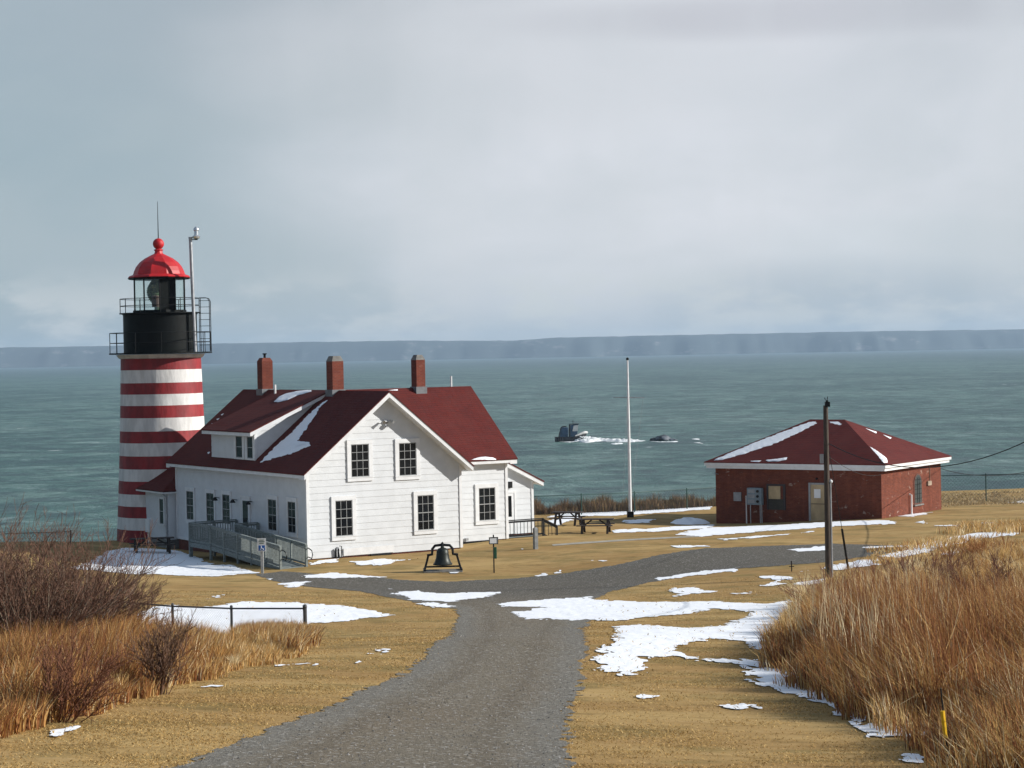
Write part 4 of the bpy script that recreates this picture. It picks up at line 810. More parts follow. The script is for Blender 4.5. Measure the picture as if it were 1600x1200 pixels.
# ------------------------------------------------------------------ utility pole, guy, wires
pb = np.array(on_ground(1294.5, 902)); up = empty('utility_pole', pb, 0, label='dark wooden utility pole standing before the brick building', cat='utility pole')
hp = (902-633)/F*pb[1]; b = MB(); b.tube([(0, 0, -.3), (.0, 0, hp*.5), (0, 0, hp)], [.118, .105, .09], 14); b.build('pole', POLEW, up, smooth=True)
b = MB(); b.tube([(.14, -.03, .0), (.13, -.03, (902-748)/F*pb[1])], .035, 8); b.build('conduit', GALV, up)
zl = (902-752)/F*pb[1]; b = MB(); b.sphere((.15, -.02, zl), .07, 8); b.build('small_light', TRIM, up)
b = MB(); b.box(-.02, .16, -.09, .09, hp-.05, hp+.14); b.tube([(.06, 0, hp+.14), (.06, 0, hp+.2)], .05, 8); b.tube([(.06, 0, hp+.2), (.09, 0, hp+.34)], .015, 6); b.tube([(.0, 0, hp+.2), (-.03, 0, hp+.3)], .015, 6); b.build('top_sensor', IRON, up)
b = MB(); b.box(-.24, -.12, -.1, .1, hp-2.2, hp-1.85); b.build('side_box', GREYP, up)
gf = np.array(on_ground(1326, 890)); b = MB(); a = Vector((0, 0, hp-1.0)); g_ = Vector(gf-pb); m1 = g_.lerp(a, .30); b.tube([g_+Vector((0, 0, -.1)), m1], .045, 8); gw = b.build('guy_guard', IRON, up); b = MB(); b.tube([m1, a], .012, 5); b.build('guy_wire', IRON, gw)
def wire(p, q, sag, r, label, n=24):
    p = Vector(p); q = Vector(q); pts = [p.lerp(q, i/n)-Vector((0, 0, 4*sag*(i/n)*(1-i/n))) for i in range(n+1)]; b = MB(); b.tube(pts, r, 5); b.build('overhead_wire', IRON, label=label, cat='wire', group='overhead wires')
W1 = (pb[0]+.1, pb[1], pb[2]+hp-1.45)
wire(W1, at(1720, 618, 60), 1.45, .017, 'dark wire running from the utility pole over the brick roof and off to the right')
x0, z0 = by_(1462, 741); w2 = BO+A3*BW+np.array([0, 0, 2.3]); wire(tuple(w2), at(1760, 688, 70), .75, .016, 'lower dark wire leaving the far end of the brick building to the right')
wire((pb[0]+.1, pb[1], pb[2]+hp-1.95), tuple(BO+np.array([0, 0, 2.45])), .3, .01, 'short thin wire from the utility pole down to the brick building corner')
# ------------------------------------------------------------------ bell
p = on_ground(692, 893); be = empty('cast_bell', p, rad(4), label='large old bell hanging in a black iron frame on the front lawn', cat='bell')
b = MB(); b.box(-.85, .85, -.45, .45, -.25, .06); b.build('base', CONC, be, bevel=.02)
b = MB()
for s in (-1, 1):
    b.bar((s*.80, 0, .06), (s*.62, 0, .72), .09, .12, (0, 1, 0)); b.bar((s*.80, -.35, .08), (s*.66, 0, .6), .05, .06, (1, 0, 0)); b.bar((s*.80, .35, .08), (s*.66, 0, .6), .05, .06, (1, 0, 0)); b.bar((s*.80, -.4, .1), (s*.80, .4, .1), .1, .08)
b.bar((-.8, 0, .22), (.8, 0, .22), .06, .07)
b.build('stand', IRON, be, bevel=.01)
b = MB(); b.tube([(-.68, 0, .72), (-.46, 0, .76), (-.44, 0, 1.0), (-.32, 0, 1.14), (0, 0, 1.17), (.32, 0, 1.14), (.44, 0, 1.0), (.46, 0, .76), (.68, 0, .72)], .06, 8); b.build('yoke', IRON, be, smooth=True)
b = MB(); b.lathe([(.42, .30), (.425, .34), (.36, .42), (.30, .58), (.27, .78), (.26, .92), (.20, 1.0), (.08, 1.05), (.07, 1.14)], 32); b.build('bell', BRONZE, be, smooth=True)
b = MB(); b.tube([(0, 0, 1.14), (0, 0, 1.22), (0, 0, 1.30)], [.08, .07, .015], 8); b.build('finial', IRON, be)
b = MB(); b.tube([(0, 0, .5), (0, 0, .2)], [.02, .05], 8); b.build('clapper', IRON, be)
# ------------------------------------------------------------------ small signs
p = on_ground(772, 895); e = empty('sign_post', p, rad(10), label='thin black post with a small white notice and a green box beside the bell', cat='sign')
b = MB(); b.bar((0, 0, -.2), (0, 0, 1.65), .05, .05); b.build('post', IRON, e); b = MB(); b.box(-.17, .17, -.045, -.03, 1.28, 1.52); b.build('notice', SIGNW, e); b = MB()
for q in ((-.2, -.17, 1.25, 1.55), (.17, .2, 1.25, 1.55), (-.17, .17, 1.52, 1.55), (-.17, .17, 1.25, 1.28)): b.box(q[0], q[1], -.055, -.026, q[2], q[3])
b.build('frame', IRON, e); b = MB(); b.box(-.02, .12, -.12, -.03, .62, 1.12); b.build('dispenser_box', SIGNG, e, bevel=.02)
p = on_ground(410, 896); e = empty('parking_sign', p, rad(2), label='white and blue wheelchair parking sign on a pale post by the ramp', cat='sign')
b = MB(); b.box(-.06, .06, -.06, .06, -.2, 1.12); b.build('post', mat('pale_post', (.5, .5, .48), .7, .2, 5), e)
b = MB(); b.box(-.19, .19, -.09, -.065, .98, 1.56); sg_ = b.build('sign_panel', SIGNW, e)
b = MB(); b.box(-.14, .14, -.096, -.091, 1.02, 1.25); b.build('blue_square', SIGNB, sg_)
b = MB(); b.box(-.1, .1, -.096, -.091, 1.33, 1.36); b.box(-.13, .13, -.096, -.091, 1.40, 1.43); b.box(-.1, .1, -.096, -.091, 1.47, 1.50); b.build('green_lettering', SIGNG, sg_)
b = MB(); ring = [(.01+.07*math.cos(t), -.100, 1.11+.07*math.sin(t)) for t in [rad(-20-20*k) for k in range(11)]]; b.tube(ring, .010, 6); b.tube([(-.02, -.1, 1.21), (-.005, -.1, 1.12), (.05, -.1, 1.12), (.085, -.1, 1.06)], .012, 6); b.sphere((-.025, -.1, 1.228), .018, 5, (1, .3, 1)); b.build('wheelchair_symbol', SIGNW, sg_)
# yellow marker
p = on_ground(1480, 1198); e = empty('marker_stake', p, rad(0), label='thin dark stake with a yellow sleeve in the tall grass at bottom right', cat='marker')
b = MB(); b.tube([(0.03, 0, -.1), (-.06, 0, .92)], .011, 6); b.tube([(-.02, .0, .5), (.28, -.2, -.05)], .006, 5); b.build('stake', IRON, e); b = MB(); b.tube([(-.018, -.02, .34), (-.05, -.02, .66)], .026, 8); b.build('sleeve', YEL, e)
p = on_ground(1237, 893); b = MB(); b.bar((0, 0, -.1), (0, 0, .42), .04, .04); b.bar((-.1, 0, .2), (.1, 0, .2), .02, .03); o = b.build('small_stake', DARKW, label='small dark stake in the snowy grass left of the utility pole', cat='stake'); o.location = p
# ------------------------------------------------------------------ picnic tables
def picnic(loc, rz, label, Lh=.92):
    e = empty('picnic_table', loc, rz, label=label, cat='picnic table', group='picnic tables on the grounds')
    b = MB()
    for k in range(5): b.box(-Lh, Lh, -.37+k*.15, -.235+k*.15, .72, .76)
    b.build('tabletop', DARKW, e)
    for s in (-1, 1):
        b = MB(); y = s*.68; b.box(-Lh, Lh, y-.14, y-.005, .43, .47); b.box(-Lh, Lh, y+.005, y+.14, .43, .47); b.build('bench', DARKW, e)
    for x in (-Lh+.28, Lh-.28):
        b = MB(); b.bar((x, -.30, .71), (x, -.72, -.05), .05, .12, (1, 0, 0)); b.bar((x, .30, .71), (x, .72, -.05), .05, .12, (1, 0, 0)); b.bar((x+.05, -.8, .385), (x+.05, .8, .385), .045, .09); b.bar((x+.05, -.36, .67), (x+.05, .36, .67), .045, .09); b.bar((x*.92, 0, .40), (x*.3, 0, .70), .05, .07); b.build('leg_frame', DARKW, e)
    return e
picnic(on_ground(238, 864), rad(14), 'dark picnic table on shaded snow between the striped tower and the ramp', 1.1)
picnic(on_ground(887, 821), rad(-16), 'rear one of two dark picnic tables between the house porch and flagpole', .85)
picnic(on_ground(931, 833), rad(-8), 'nearer of two dark picnic tables left of the flagpole', .95)
# ------------------------------------------------------------------ fences
def chain_fence(name, pts, hgt, m, label, group, pr=.035, mesh=.09, wr=.0022, end=None):
    e = empty(name, (*pts[0][:2], pts[0][2]), 0, label=label, cat='fence', group=group); O = Vector(pts[0]); P = [Vector(p)-O for p in pts]
    for i, p in enumerate(P):
        b = MB(); r = pr*(1.5 if end and i in end else 1); b.tube([p+Vector((0, 0, -.2)), p+Vector((0, 0, hgt+.04))], r, 8); b.sphere(p+Vector((0, 0, hgt+.05)), r*1.2, 6); b.build('post', m, e)
    b = MB(); b.tube([p+Vector((0, 0, hgt)) for p in P], .024, 6); b.build('top_rail', m, e)
    b = MB()
    for p, q in zip(P[:-1], P[1:]):
        d = (q-p).length; ux = (q-p)/d; n = int((d+hgt)/mesh)
        for k in range(n+1):
            s = -hgt+k*mesh
            for sg2 in (0, 1):
                a0, z0 = s, .05; a1, z1 = s+hgt-.05, hgt
                if a0 < 0: z0 += -a0; a0 = 0
                if a1 > d: z1 -= a1-d; a1 = d
                if a1-a0 < .02: continue
                if sg2: A, B = d-a0, d-a1
                else: A, B = a0, a1
                slp = lambda a: p.z+(q.z-p.z)*a/d
                b.bar((p.x+ux.x*A, p.y+ux.y*A, slp(A)+z0), (p.x+ux.x*B, p.y+ux.y*B, slp(B)+z1), wr, wr)
    b.build('wire_mesh', m, e)
def GP(u, Y): r = at(u, 600, Y); return (r[0], Y, gzs(r[0], Y))
fa = [GP(165, 57), GP(262, 56), GP(354, 55), GP(469, 54)]
chain_fence('chain_link_fence', fa, .82, DARKF, 'low dark chain link fence beside the snow bank at left', None, mesh=.075, end=(3,))
r1f = [GP(u, y) for u, y in ((800, 125.5), (905, 126.5), (988, 128), (1070, 130), (1150, 132))]
chain_fence('chain_link_fence', r1f, 1.25, GREENF, 'green chain link fence along the cliff edge behind the flagpole', 'cliff edge fences', mesh=.2, wr=.006)
r2f = [GP(u, y) for u, y in ((1440, 128), (1538, 127), (1640, 126), (1740, 125))]
chain_fence('chain_link_fence', r2f, 1.65, GREENF, 'green chain link fence on the tan bank right of the brick building', 'cliff edge fences', mesh=.22, wr=.006)
r3f = [GP(u, y) for u, y in ((-120, 100), (-10, 102), (105, 105))]
chain_fence('chain_link_fence', r3f, .75, DARKF, 'dark chain link fence at far left behind the bare shrub', 'cliff edge fences', mesh=.2, wr=.006)
# ------------------------------------------------------------------ sea rocks and surf
def blobrock(name, base_pts, label, seed, cat='rock'):
    """base_pts: list of (x, y, z, sx, sy, sz, tilt) lumps merged into one craggy mesh"""
    import bmesh
    bm = bmesh.new()
    for (x, y, z, sx, sy, sz, tl) in base_pts:
        r = bmesh.ops.create_icosphere(bm, subdivisions=3, radius=1)
        for v in r['verts']:
            c = v.co.copy(); n = float(fbm(np.array([c.x*1.9+seed+x]), np.array([c.y*1.9+c.z*2.7]), 4)[0])-.5
            c *= 1+.55*n; c.x *= sx; c.y *= sy; c.z *= sz; c.x += tl*c.z; v.co = c+Vector((x, y, z))
    me = bpy.data.meshes.new(name); bm.to_mesh(me); bm.free(); me.materials.append(ROCK); o = bpy.data.objects.new(name, me); COL.objects.link(o)
    tag(o, label, cat); return o
q = atz(893, 690, 0); k = q[1]/F
HULL = mat('boat_black', (.012, .013, .016), .5, .3, 2); BLU = mat('boat_blue', (.06, .115, .19), .5, .35, .9, (.03, .06, .10)); PALE = mat('boat_pale', (.55, .55, .53), .5, .2, 1.5)
bt = empty('workboat', (q[0], q[1]+2, 0), rad(3), label='small dark blue and black workboat with raised bow and white spray at its bow', cat='boat')
st_ = [(-4.0, 1.30, 1.15, -.35), (-3.9, 1.38, 1.15, -.4), (-1.5, 1.45, 1.12, -.4), (.3, 1.40, 1.18, -.4), (1.6, 1.15, 1.45, -.1), (2.8, .75, 1.75, .5), (3.5, .30, 1.95, 1.2), (3.85, .06, 2.0, 1.7)]
def ring_(x, w, zt_, zb): return [(x, -w, zt_), (x, -w*.98, zb+(zt_-zb)*.35), (x, -w*.55, zb), (x, w*.55, zb), (x, w*.98, zb+(zt_-zb)*.35), (x, w, zt_)]
b = MB(); b.v = [p for q_ in st_ for p in ring_(*q_)]
for i in range(len(st_)-1):
    for j in range(6): b.f.append((i*6+j, i*6+(j+1) % 6, (i+1)*6+(j+1) % 6, (i+1)*6+j))
b.f.append(tuple(range(6))[::-1]); b.build('hull', HULL, bt)
b = MB()
for x in (-3.8, -3.3, -2.8, -2.3): b.tube([(x, -1.46, .1), (x, -1.46, 1.25)], .13, 8)
b.build('fenders', HULL, bt)
b = MB()
for sgn in (-1, 1): b.tube([(.9, sgn*1.34, 1.35), (1.8, sgn*1.12, 1.65), (2.8, sgn*.72, 2.0), (3.5, sgn*.32, 2.15), (3.95, 0, 2.05)], [.16, .22, .28, .36, .30], 8)
b.build('bow_rail', PALE, bt, smooth=True)
b = MB(); b.hexa([(-3.0, -1.1, 1.1), (-.8, -1.1, 1.1), (-.8, 1.1, 1.1), (-3.0, 1.1, 1.1), (-2.55, -.95, 3.5), (-.8, -.95, 3.5), (-.8, .95, 3.5), (-2.55, .95, 3.5)]); b.build('aft_house', BLU, bt, bevel=.12)
b = MB(); b.tube([(-3.15, -1.12, 1.0), (-2.95, -1.1, 2.2), (-2.65, -1.1, 3.2), (-2.3, -1.1, 3.65), (-1.7, -1.1, 3.75), (-1.2, -1.1, 3.7)], .13, 8); b.bar((-.58, -1.12, .9), (-.45, -1.12, 4.2), .3, .2); b.build('black_frame', HULL, bt, smooth=True)
b = MB(); b.bar((-.85, -1.16, 1.2), (-.62, -1.16, 4.1), .08, .06); b.build('ladder_pole', PALE, bt)
wh = MB(); wh.hexa([(-.3, -1.0, 1.1), (1.4, -1.0, 1.2), (1.4, 1.0, 1.2), (-.3, 1.0, 1.1), (-.2, -.9, 4.0), (1.75, -.9, 4.2), (1.75, .9, 4.2), (-.2, .9, 4.0)]); wo_ = wh.build('wheelhouse', BLU, bt, bevel=.06)
b = MB(); b.hexa([(.25, -1.03, 2.5), (1.5, -1.02, 2.5), (1.5, -.9, 2.5), (.25, -.9, 2.5), (.6, -.99, 3.9), (1.72, -.99, 4.0), (1.72, -.88, 4.0), (.6, -.88, 3.9)]); b.build('windows', PALE, wo_)
b = MB(); b.box(-.35, 1.9, -1.0, 1.0, 4.18, 4.34); b.build('wheelhouse_roof', HULL, wo_)
b = MB(); b.tube([(.5, 0, 4.3), (.5, 0, 5.2)], .05, 6); b.bar((.1, 0, 4.9), (.9, 0, 4.9), .05, .05); b.build('mast', HULL, bt)
q2 = atz(1035, 689, 0); k = q2[1]/F
o = blobrock('sea_rock', [(0, 0, 1*k, 14*k, 14*k, 7*k, 0), (-11*k, 0, 0, 8*k, 9*k, 5*k, 0), (14*k, 0, -1*k, 11*k, 9*k, 4*k, 0), (3*k, 0, 4*k, 7*k, 8*k, 5*k, 0)], 'low dark sea rock awash to the right of the flagpole', 8)
o.location = (q2[0], q2[1]+2, 0)
def seasheet(polys, name, label, m, step=.5, h=.25, amp=1.2):
    allp = []
    for P in polys: allp.append(np.array([atz(u, v, 0)[:2] for u, v in P]))
    c = np.concatenate(allp); us = np.arange(c[:, 0].min()-3, c[:, 0].max()+3, step*.6); vs = np.arange(c[:, 1].min()-6, c[:, 1].max()+6, step*2)
    UU, VV = np.meshgrid(us, vs); Sg = np.full(UU.shape, 99.)
    for P in allp: Sg = np.minimum(Sg, sdf_poly(UU, VV, P, .35))
    Sg = Sg+amp*2.2*(fbm(UU*.5, VV*.2, 5)-.5)
    def pos(J, I, s): return np.stack([us[0]+I*step*.6, vs[0]+J*step*2, .03+h*np.clip(-s/1.5, 0, 1)*fbm((us[0]+I)*.9, J*.5, 3)*2], -1)
    o = march(Sg, pos, name, m); tag(o, label, 'surf', kind='stuff')
FOAM = mat('foam', (.80, .83, .83), .8, .25, .5, bump=.2, bscale=1)
seasheet([[(896, 690), (906, 684), (925, 684), (950, 687), (975, 688), (1010, 689), (985, 691), (940, 690), (915, 692)]], 'surf', 'white wake and bow wave beside the small dark workboat', FOAM, h=.45)
seasheet([[(1014, 689.5), (1030, 690.3), (1058, 689.6), (1062, 690.6), (1035, 691.3)], [(870, 690), (900, 690.5), (890, 691.5)], [(955, 693), (970, 692.5), (975, 694), (960, 694.5)], [(1075, 692), (1095, 691), (1098, 693)], [(1080, 686), (1092, 685), (1090, 687)]], 'surf', 'white surf around the low sea rock', FOAM, amp=.8)
b = MB()
for k_ in range(34): t = random.random(); b.sphere((q[0]+.9+t*3.6, q[1]+.2+random.uniform(-.8, .8), .1+random.random()*.9*(.3+math.sin(pi*t))), random.uniform(.10, .27), 5, (1, 1, .8))
b.build('spray', FOAM, smooth=True, label='white spray thrown up under the bow of the workboat', cat='spray', kind='stuff')
# ------------------------------------------------------------------ vegetation
def vmat(name):
    m = bpy.data.materials.new(name); m.use_nodes = True; t = m.node_tree; b = t.nodes['Principled BSDF']; b.inputs['Roughness'].default_value = .8; b.inputs['Specular IOR Level'].default_value = .15
    a = t.nodes.new('ShaderNodeAttribute'); a.attribute_name = 'Col'; t.links.new(a.outputs['Color'], b.inputs['Base Color'])
    tr = t.nodes.new('ShaderNodeBsdfTranslucent'); t.links.new(a.outputs['Color'], tr.inputs[0]); mx = t.nodes.new('ShaderNodeMixShader'); mx.inputs[0].default_value = .26; t.links.new(b.outputs[0], mx.inputs[1]); t.links.new(tr.outputs[0], mx.inputs[2]); t.links.new(mx.outputs[0], t.nodes['Material Output'].inputs[0]); return m
VM = vmat('plant_fibre')
def blades(name, x, y, z, h, w, lean, la, col, curl=.5):
    n = len(x); az = rng.random(n)*pi; dx = np.cos(az)*w/2; dy = np.sin(az)*w/2; B = np.stack([x, y, z], -1); D = np.stack([np.cos(la)*lean, np.sin(la)*lean, np.zeros(n)], -1)*h[:, None]; Wv = np.stack([dx, dy, dx*0], -1)
    up = np.zeros((n, 3)); up[:, 2] = h
    M1 = B+D*.28+up*.5; T = B+D+up*(1-.3*np.minimum(lean, 1)[:, None]*curl)
    V = np.stack([B-Wv, B+Wv, M1+Wv*.8, M1-Wv*.8, T], 1).reshape(-1, 3); i = np.arange(n)*5
    return np_mesh(name, V, [np.stack([i, i+1, i+2, i+3], -1), np.stack([i+3, i+2, i+4], -1)], VM, colors=np.repeat(col, 5, 0))
PAL = np.array([(.60, .41, .17), (.48, .27, .09), (.30, .13, .05), (.17, .07, .036), (.78, .66, .42), (.40, .29, .14)])
def scatter(polyw, dens):
    P = np.array(polyw); x0, y0 = P.min(0); x1, y1 = P.max(0); n = int((x1-x0)*(y1-y0)*dens); x = rng.uniform(x0, x1, n); y = rng.uniform(y0, y1, n); k = sdf_poly(x, y, P) < .25*(fbm(x*1.1, y*1.1, 3)-.5)*4; return x[k], y[k]
def pick(x, y, weights_lo, weights_hi, f=.22, off=0):
    t = np.clip((fbm(x*f+off, y*f*.6+off, 4)-.36)/.28, 0, 1)[:, None]; Wt = np.array(weights_lo)*(1-t)+np.array(weights_hi)*t; Wt = Wt/Wt.sum(1, keepdims=True); c = Wt.cumsum(1); r = rng.random(len(x))[:, None]; k = (r > c).sum(1); k = np.minimum(k, 5)
    return PAL[k]*(.75+.5*rng.random((len(x), 1)))
def clumpy(x, y, f=1.2, lo=.35, hi=.62): return np.clip((fbm(x*f+9, y*f+4, 3)-lo)/(hi-lo), 0, 1)
# right-hand bank of tall grass
RB = gpix([(1192, 1046), (1205, 1010), (1232, 965), (1262, 935), (1310, 917), (1400, 905), (1470, 885)]).tolist()+[[17, 82], [24, 84], [28, 60], [26, 40], [20, 18]]+[gpix([(1460, 1240)])[0].tolist(), gpix([(1445, 1195)])[0].tolist(), gpix([(1400, 1150)])[0].tolist(), gpix([(1310, 1112)])[0].tolist(), gpix([(1240, 1075)])[0].tolist()]
xs_, ys_, = scatter(RB, 560); keep = (xs_/ys_ < .30) & (rng.random(len(xs_)) < np.clip(1.25-ys_/75, .30, 1)); xs_ = xs_[keep]; ys_ = ys_[keep]
mk_ = gpix([(1480, 1198)])[0]; kp = np.hypot(xs_-mk_[0], (ys_-mk_[1]+.5)*.35) > .34; xs_ = xs_[kp]; ys_ = ys_[kp]
cl = clumpy(xs_, ys_); ed = np.clip(-sdf_poly(xs_, ys_, RB)/2.0, 0, 1); cl2 = clumpy(xs_, ys_, .38, .34, .62); kp = rng.random(len(xs_)) < (.35+.65*cl)*(.55+.45*cl2); xs_ = xs_[kp]; ys_ = ys_[kp]; cl = cl[kp]; ed = ed[kp]; cl2 = cl2[kp]; h = (.45+.75*ed)*(.35+.60*cl+.42*cl2)*(.6+.65*rng.random(len(xs_))); h *= np.clip(1.0-(ys_-40)/70, .38, 1.0)
col = pick(xs_, ys_, [.50, .20, .06, .02, .18, .05], [.10, .25, .33, .24, .05, .05], .2)
top_ = np.clip((ys_-50)/12, 0, 1)[:, None]; col = np.where(rng.random((len(xs_), 1)) < top_*.8, pick(xs_, ys_, [.6, .15, .02, 0, .2, .05], [.45, .25, .08, .02, .15, .05], .3, 3), col)
rust = (sdf_poly(xs_, ys_, gpix([(1262, 1045), (1290, 975), (1400, 955), (1560, 965), (1660, 1040), (1600, 1130), (1450, 1100), (1340, 1075)]))+1.2*(fbm(xs_, ys_, 3)-.5)*2 < 0)[:, None]; col = np.where(rust & (rng.random((len(xs_), 1)) < .85), pick(xs_, ys_, [.02, .2, .4, .35, .0, .03], [.02, .1, .4, .45, .0, .03]), col)
print('right blades', len(xs_))
o = blades('tall_grass', xs_, ys_, gz(xs_, ys_)-.03, h, .006+ys_*.00034, .10+.75*rng.random(len(xs_))**2, rng.normal(pi*1.02, 1.2, len(xs_)), col); tag(o, 'bank of tall golden and rusty dry grass on the right side', 'tall grass', kind='stuff')
def tussocks(name, poly, count, per, hlo, hhi, cols, label, wdt, avoid=None):
    x, y = scatter(poly, 3.)
    if avoid is not None: kk = (sdf_poly(x, y, avoid) > 0) | (rng.random(len(x)) < .12); x = x[kk]; y = y[kk]
    kk = (np.abs(x-mk_[0]) > 1.25) | (np.abs(y-mk_[1]) > 3.5); x = x[kk]; y = y[kk]
    k = rng.permutation(len(x))[:count]; x = x[k]; y = y[k]; hs = rng.uniform(hlo, hhi, len(x)); X = np.repeat(x, per); Y = np.repeat(y, per); H = np.repeat(hs, per); n = len(X); t = rng.random(n)*2*pi; r = rng.random(n)**.7
    ci = np.repeat(rng.integers(0, len(cols), len(x)), per); X = X+np.cos(t)*r*.16*H; Y = Y+np.sin(t)*r*.16*H
    o = blades(name, X, Y, gz(X, Y)-.02, H*(.6+.4*rng.random(n)), wdt*(.7+.6*rng.random(n)), r*.75, t, np.array(cols)[ci]*(.7+.55*rng.random((n, 1))), 1.2); tag(o, label, 'grass', kind='stuff'); return o
tussocks('grass_tussocks', RB, 420, 110, .7, 1.45, [PAL[0], PAL[4], PAL[0]*.9, PAL[1], PAL[2]], 'fountain shaped straw tussocks through the tall right bank', .017, gpix([(1262, 1045), (1290, 975), (1400, 955), (1560, 965), (1660, 1040), (1600, 1130), (1450, 1100), (1340, 1075)]))
# pale seed stalks standing above it
st = gpix([(1250, 1010), (1330, 985), (1420, 975), (1480, 1000), (1470, 1060), (1350, 1085), (1270, 1050)]); x, y = scatter(st, 9); x = np.concatenate([x, rng.uniform(9, 14, 120)]); y = np.concatenate([y, rng.uniform(26, 50, 120)])
n = len(x); o = blades('grass_stalks', x, y, gz(x, y), 1.2+.7*rng.random(n), np.full(n, .018), .05+.35*rng.random(n)**2, rng.uniform(0, 2*pi, n), np.tile(PAL[4], (n, 1))*(.8+.4*rng.random((n, 1)))); tag(o, 'tall pale reed stalks sticking up out of the rusty right bank', 'reeds', kind='stuff')
# far right meadow beyond the bank
xf = rng.uniform(12, 36, 60000); yf = rng.uniform(66, 105, 60000); k = (xf > 13.5+np.maximum(0, (yf-84))*.45+2*(fbm(yf*.3, xf*0, 2)-.5)) & (xf/yf < .31); xf = xf[k]; yf = yf[k]
k = clumpy(xf, yf, .35, .42, .6) > rng.random(len(xf)); xf = xf[k]; yf = yf[k]; n = len(xf)
o = blades('meadow_grass', xf, yf, gz(xf, yf)-.03, (.12+.38*clumpy(xf, yf, .3))*(.6+.6*rng.random(n)), np.full(n, .035), .15+.6*rng.random(n), rng.uniform(0, 2*pi, n), pick(xf, yf, [.6, .2, .05, 0, .15, .05], [.35, .3, .15, .05, .1, .05], off=5)); tag(o, 'thin dry meadow grass beyond the tall bank at far right', 'grass', kind='stuff')
# left strip of straw grass and rusty grass
LG = gpix([(-60, 1010), (60, 1015), (190, 1000), (262, 1012), (354, 1012), (440, 1008), (478, 1012), (470, 1028), (400, 1045), (330, 1060), (240, 1085), (170, 1105), (80, 1135), (0, 1165), (-60, 1190)])
x, y = scatter(LG, 800); k = x/y > -.29; x = x[k]; y = y[k]; print('left blades', len(x)); ed = np.clip(-sdf_poly(x, y, LG)/1.0, 0, 1); cl = clumpy(x, y, 1.6)
left = np.clip((-x/y-.13)/.06, 0, 1)[:, None]; c1 = pick(x, y, [.65, .1, .02, 0, .18, .05], [.45, .25, .08, .02, .1, .1]); c2 = pick(x, y, [.08, .35, .38, .12, .03, .04], [.03, .15, .45, .33, .0, .04]); col = np.where(rng.random((len(x), 1)) < left, c2, c1)
hh = (.22+.20*ed)*(.5+.7*cl)*(.7+.5*rng.random(len(x)))*(1+.85*left[:, 0])
o = blades('tall_grass', x, y, gz(x, y)-.03, hh, np.full(len(x), .017), .1+.5*rng.random(len(x)), rng.normal(0, 1.4, len(x)), col); tag(o, 'straw and rust coloured grass strip along the left lawn edge', 'tall grass', kind='stuff')
tussocks('grass_tussocks', LG, 90, 90, .35, .8, [PAL[0], PAL[4], PAL[1], PAL[2]], 'small straw tussocks along the left lawn edge', .015)
# tussock at the fence end
TG = gpix([(362, 1000), (400, 992), (455, 992), (482, 1008), (470, 1024), (420, 1020), (370, 1012)]); x, y = scatter(TG, 900); n = len(x)
o = blades('grass_tussock', x, y, gz(x, y)-.02, (.20+.40*rng.random(n)), np.full(n, .018), .1+.7*rng.random(n), rng.normal(-.2, 1.0, n), pick(x, y, [.2, .2, .2, .25, .05, .1], [.35, .25, .1, .1, .15, .05], .8)); tag(o, 'dark leaning tussock of dead grass around the end post of the left fence', 'grass', kind='stuff')
# brush in front of the sea behind the flagpole
x = rng.uniform(-1, 15.5, 15000); y = np.interp(x, [-1, 2, 8, 15.5], [127.2, 127.5, 129.2, 133])+rng.random(15000)*2.6; n = len(x); hh = (.35+.75*clumpy(x, y, .9, .3, .7))*(.5+.7*rng.random(n))
bp = np.array([(.16, .095, .06), (.22, .14, .08), (.11, .07, .06), (.34, .22, .10)]); c = bp[rng.choice(4, n, p=[.35, .3, .2, .15])]*(.7+.5*rng.random((n, 1)))
o = blades('dry_brush', x, y, gz(x, y)-.05, hh, np.full(n, .035), .05+.3*rng.random(n), rng.uniform(0, 2*pi, n), c); tag(o, 'brown dry brush growing along the green fence at the cliff edge', 'brush', kind='stuff')
x = rng.uniform(22, 40, 16000); y = rng.uniform(121.5, 138, 16000); k = (y < np.interp(x, EX, EY)) & (y > 121+(x-24)*.25) & (x/y < .33); x = x[k]; y = y[k]; n = len(x)
bp = np.array([(.42, .33, .19), (.34, .25, .14), (.5, .41, .27), (.2, .14, .08)]); c = bp[rng.choice(4, n, p=[.4, .3, .2, .1])]*(.7+.5*rng.random((n, 1)))
o = blades('dry_brush', x, y, gz(x, y)-.05, .08+.22*clumpy(x, y, .8)*rng.random(n), np.full(n, .05), .4+.9*rng.random(n), rng.uniform(0, 2*pi, n), c); tag(o, 'matted pale tan dead grass on the bank right of the brick building', 'brush', kind='stuff')
# lawn nap, kept off the road and the snow
n = 420000; sL = rng.uniform(-.27, .27, n); yL = np.exp(rng.uniform(math.log(21), math.log(80), n)); xL = sL*yL; a, c_ = near_sheet(xL, yL); k = (a > -.25*rng.random(n)**2.5) & (c_ > rng.normal(-.02, .07, n)) & (rng.random(n) < np.clip((fbm(xL*.9, yL*.9, 3)-.25)*2.2, .1, 1)); xL = xL[k]; yL = yL[k]; n = len(xL)
lp_ = np.array([(.48, .32, .12), (.41, .26, .095), (.31, .195, .07), (.60, .43, .19)]); c = lp_[rng.choice(4, n, p=[.4, .3, .15, .15])]*(.75+.45*rng.random((n, 1)))
o = blades('lawn_grass', xL, yL, gz(xL, yL)-.005, .012+.022*rng.random(n), .007+yL*.0003, .6+1.6*rng.random(n), rng.uniform(0, 2*pi, n), c); tag(o, 'short dry tan lawn grass', 'lawn', kind='stuff')
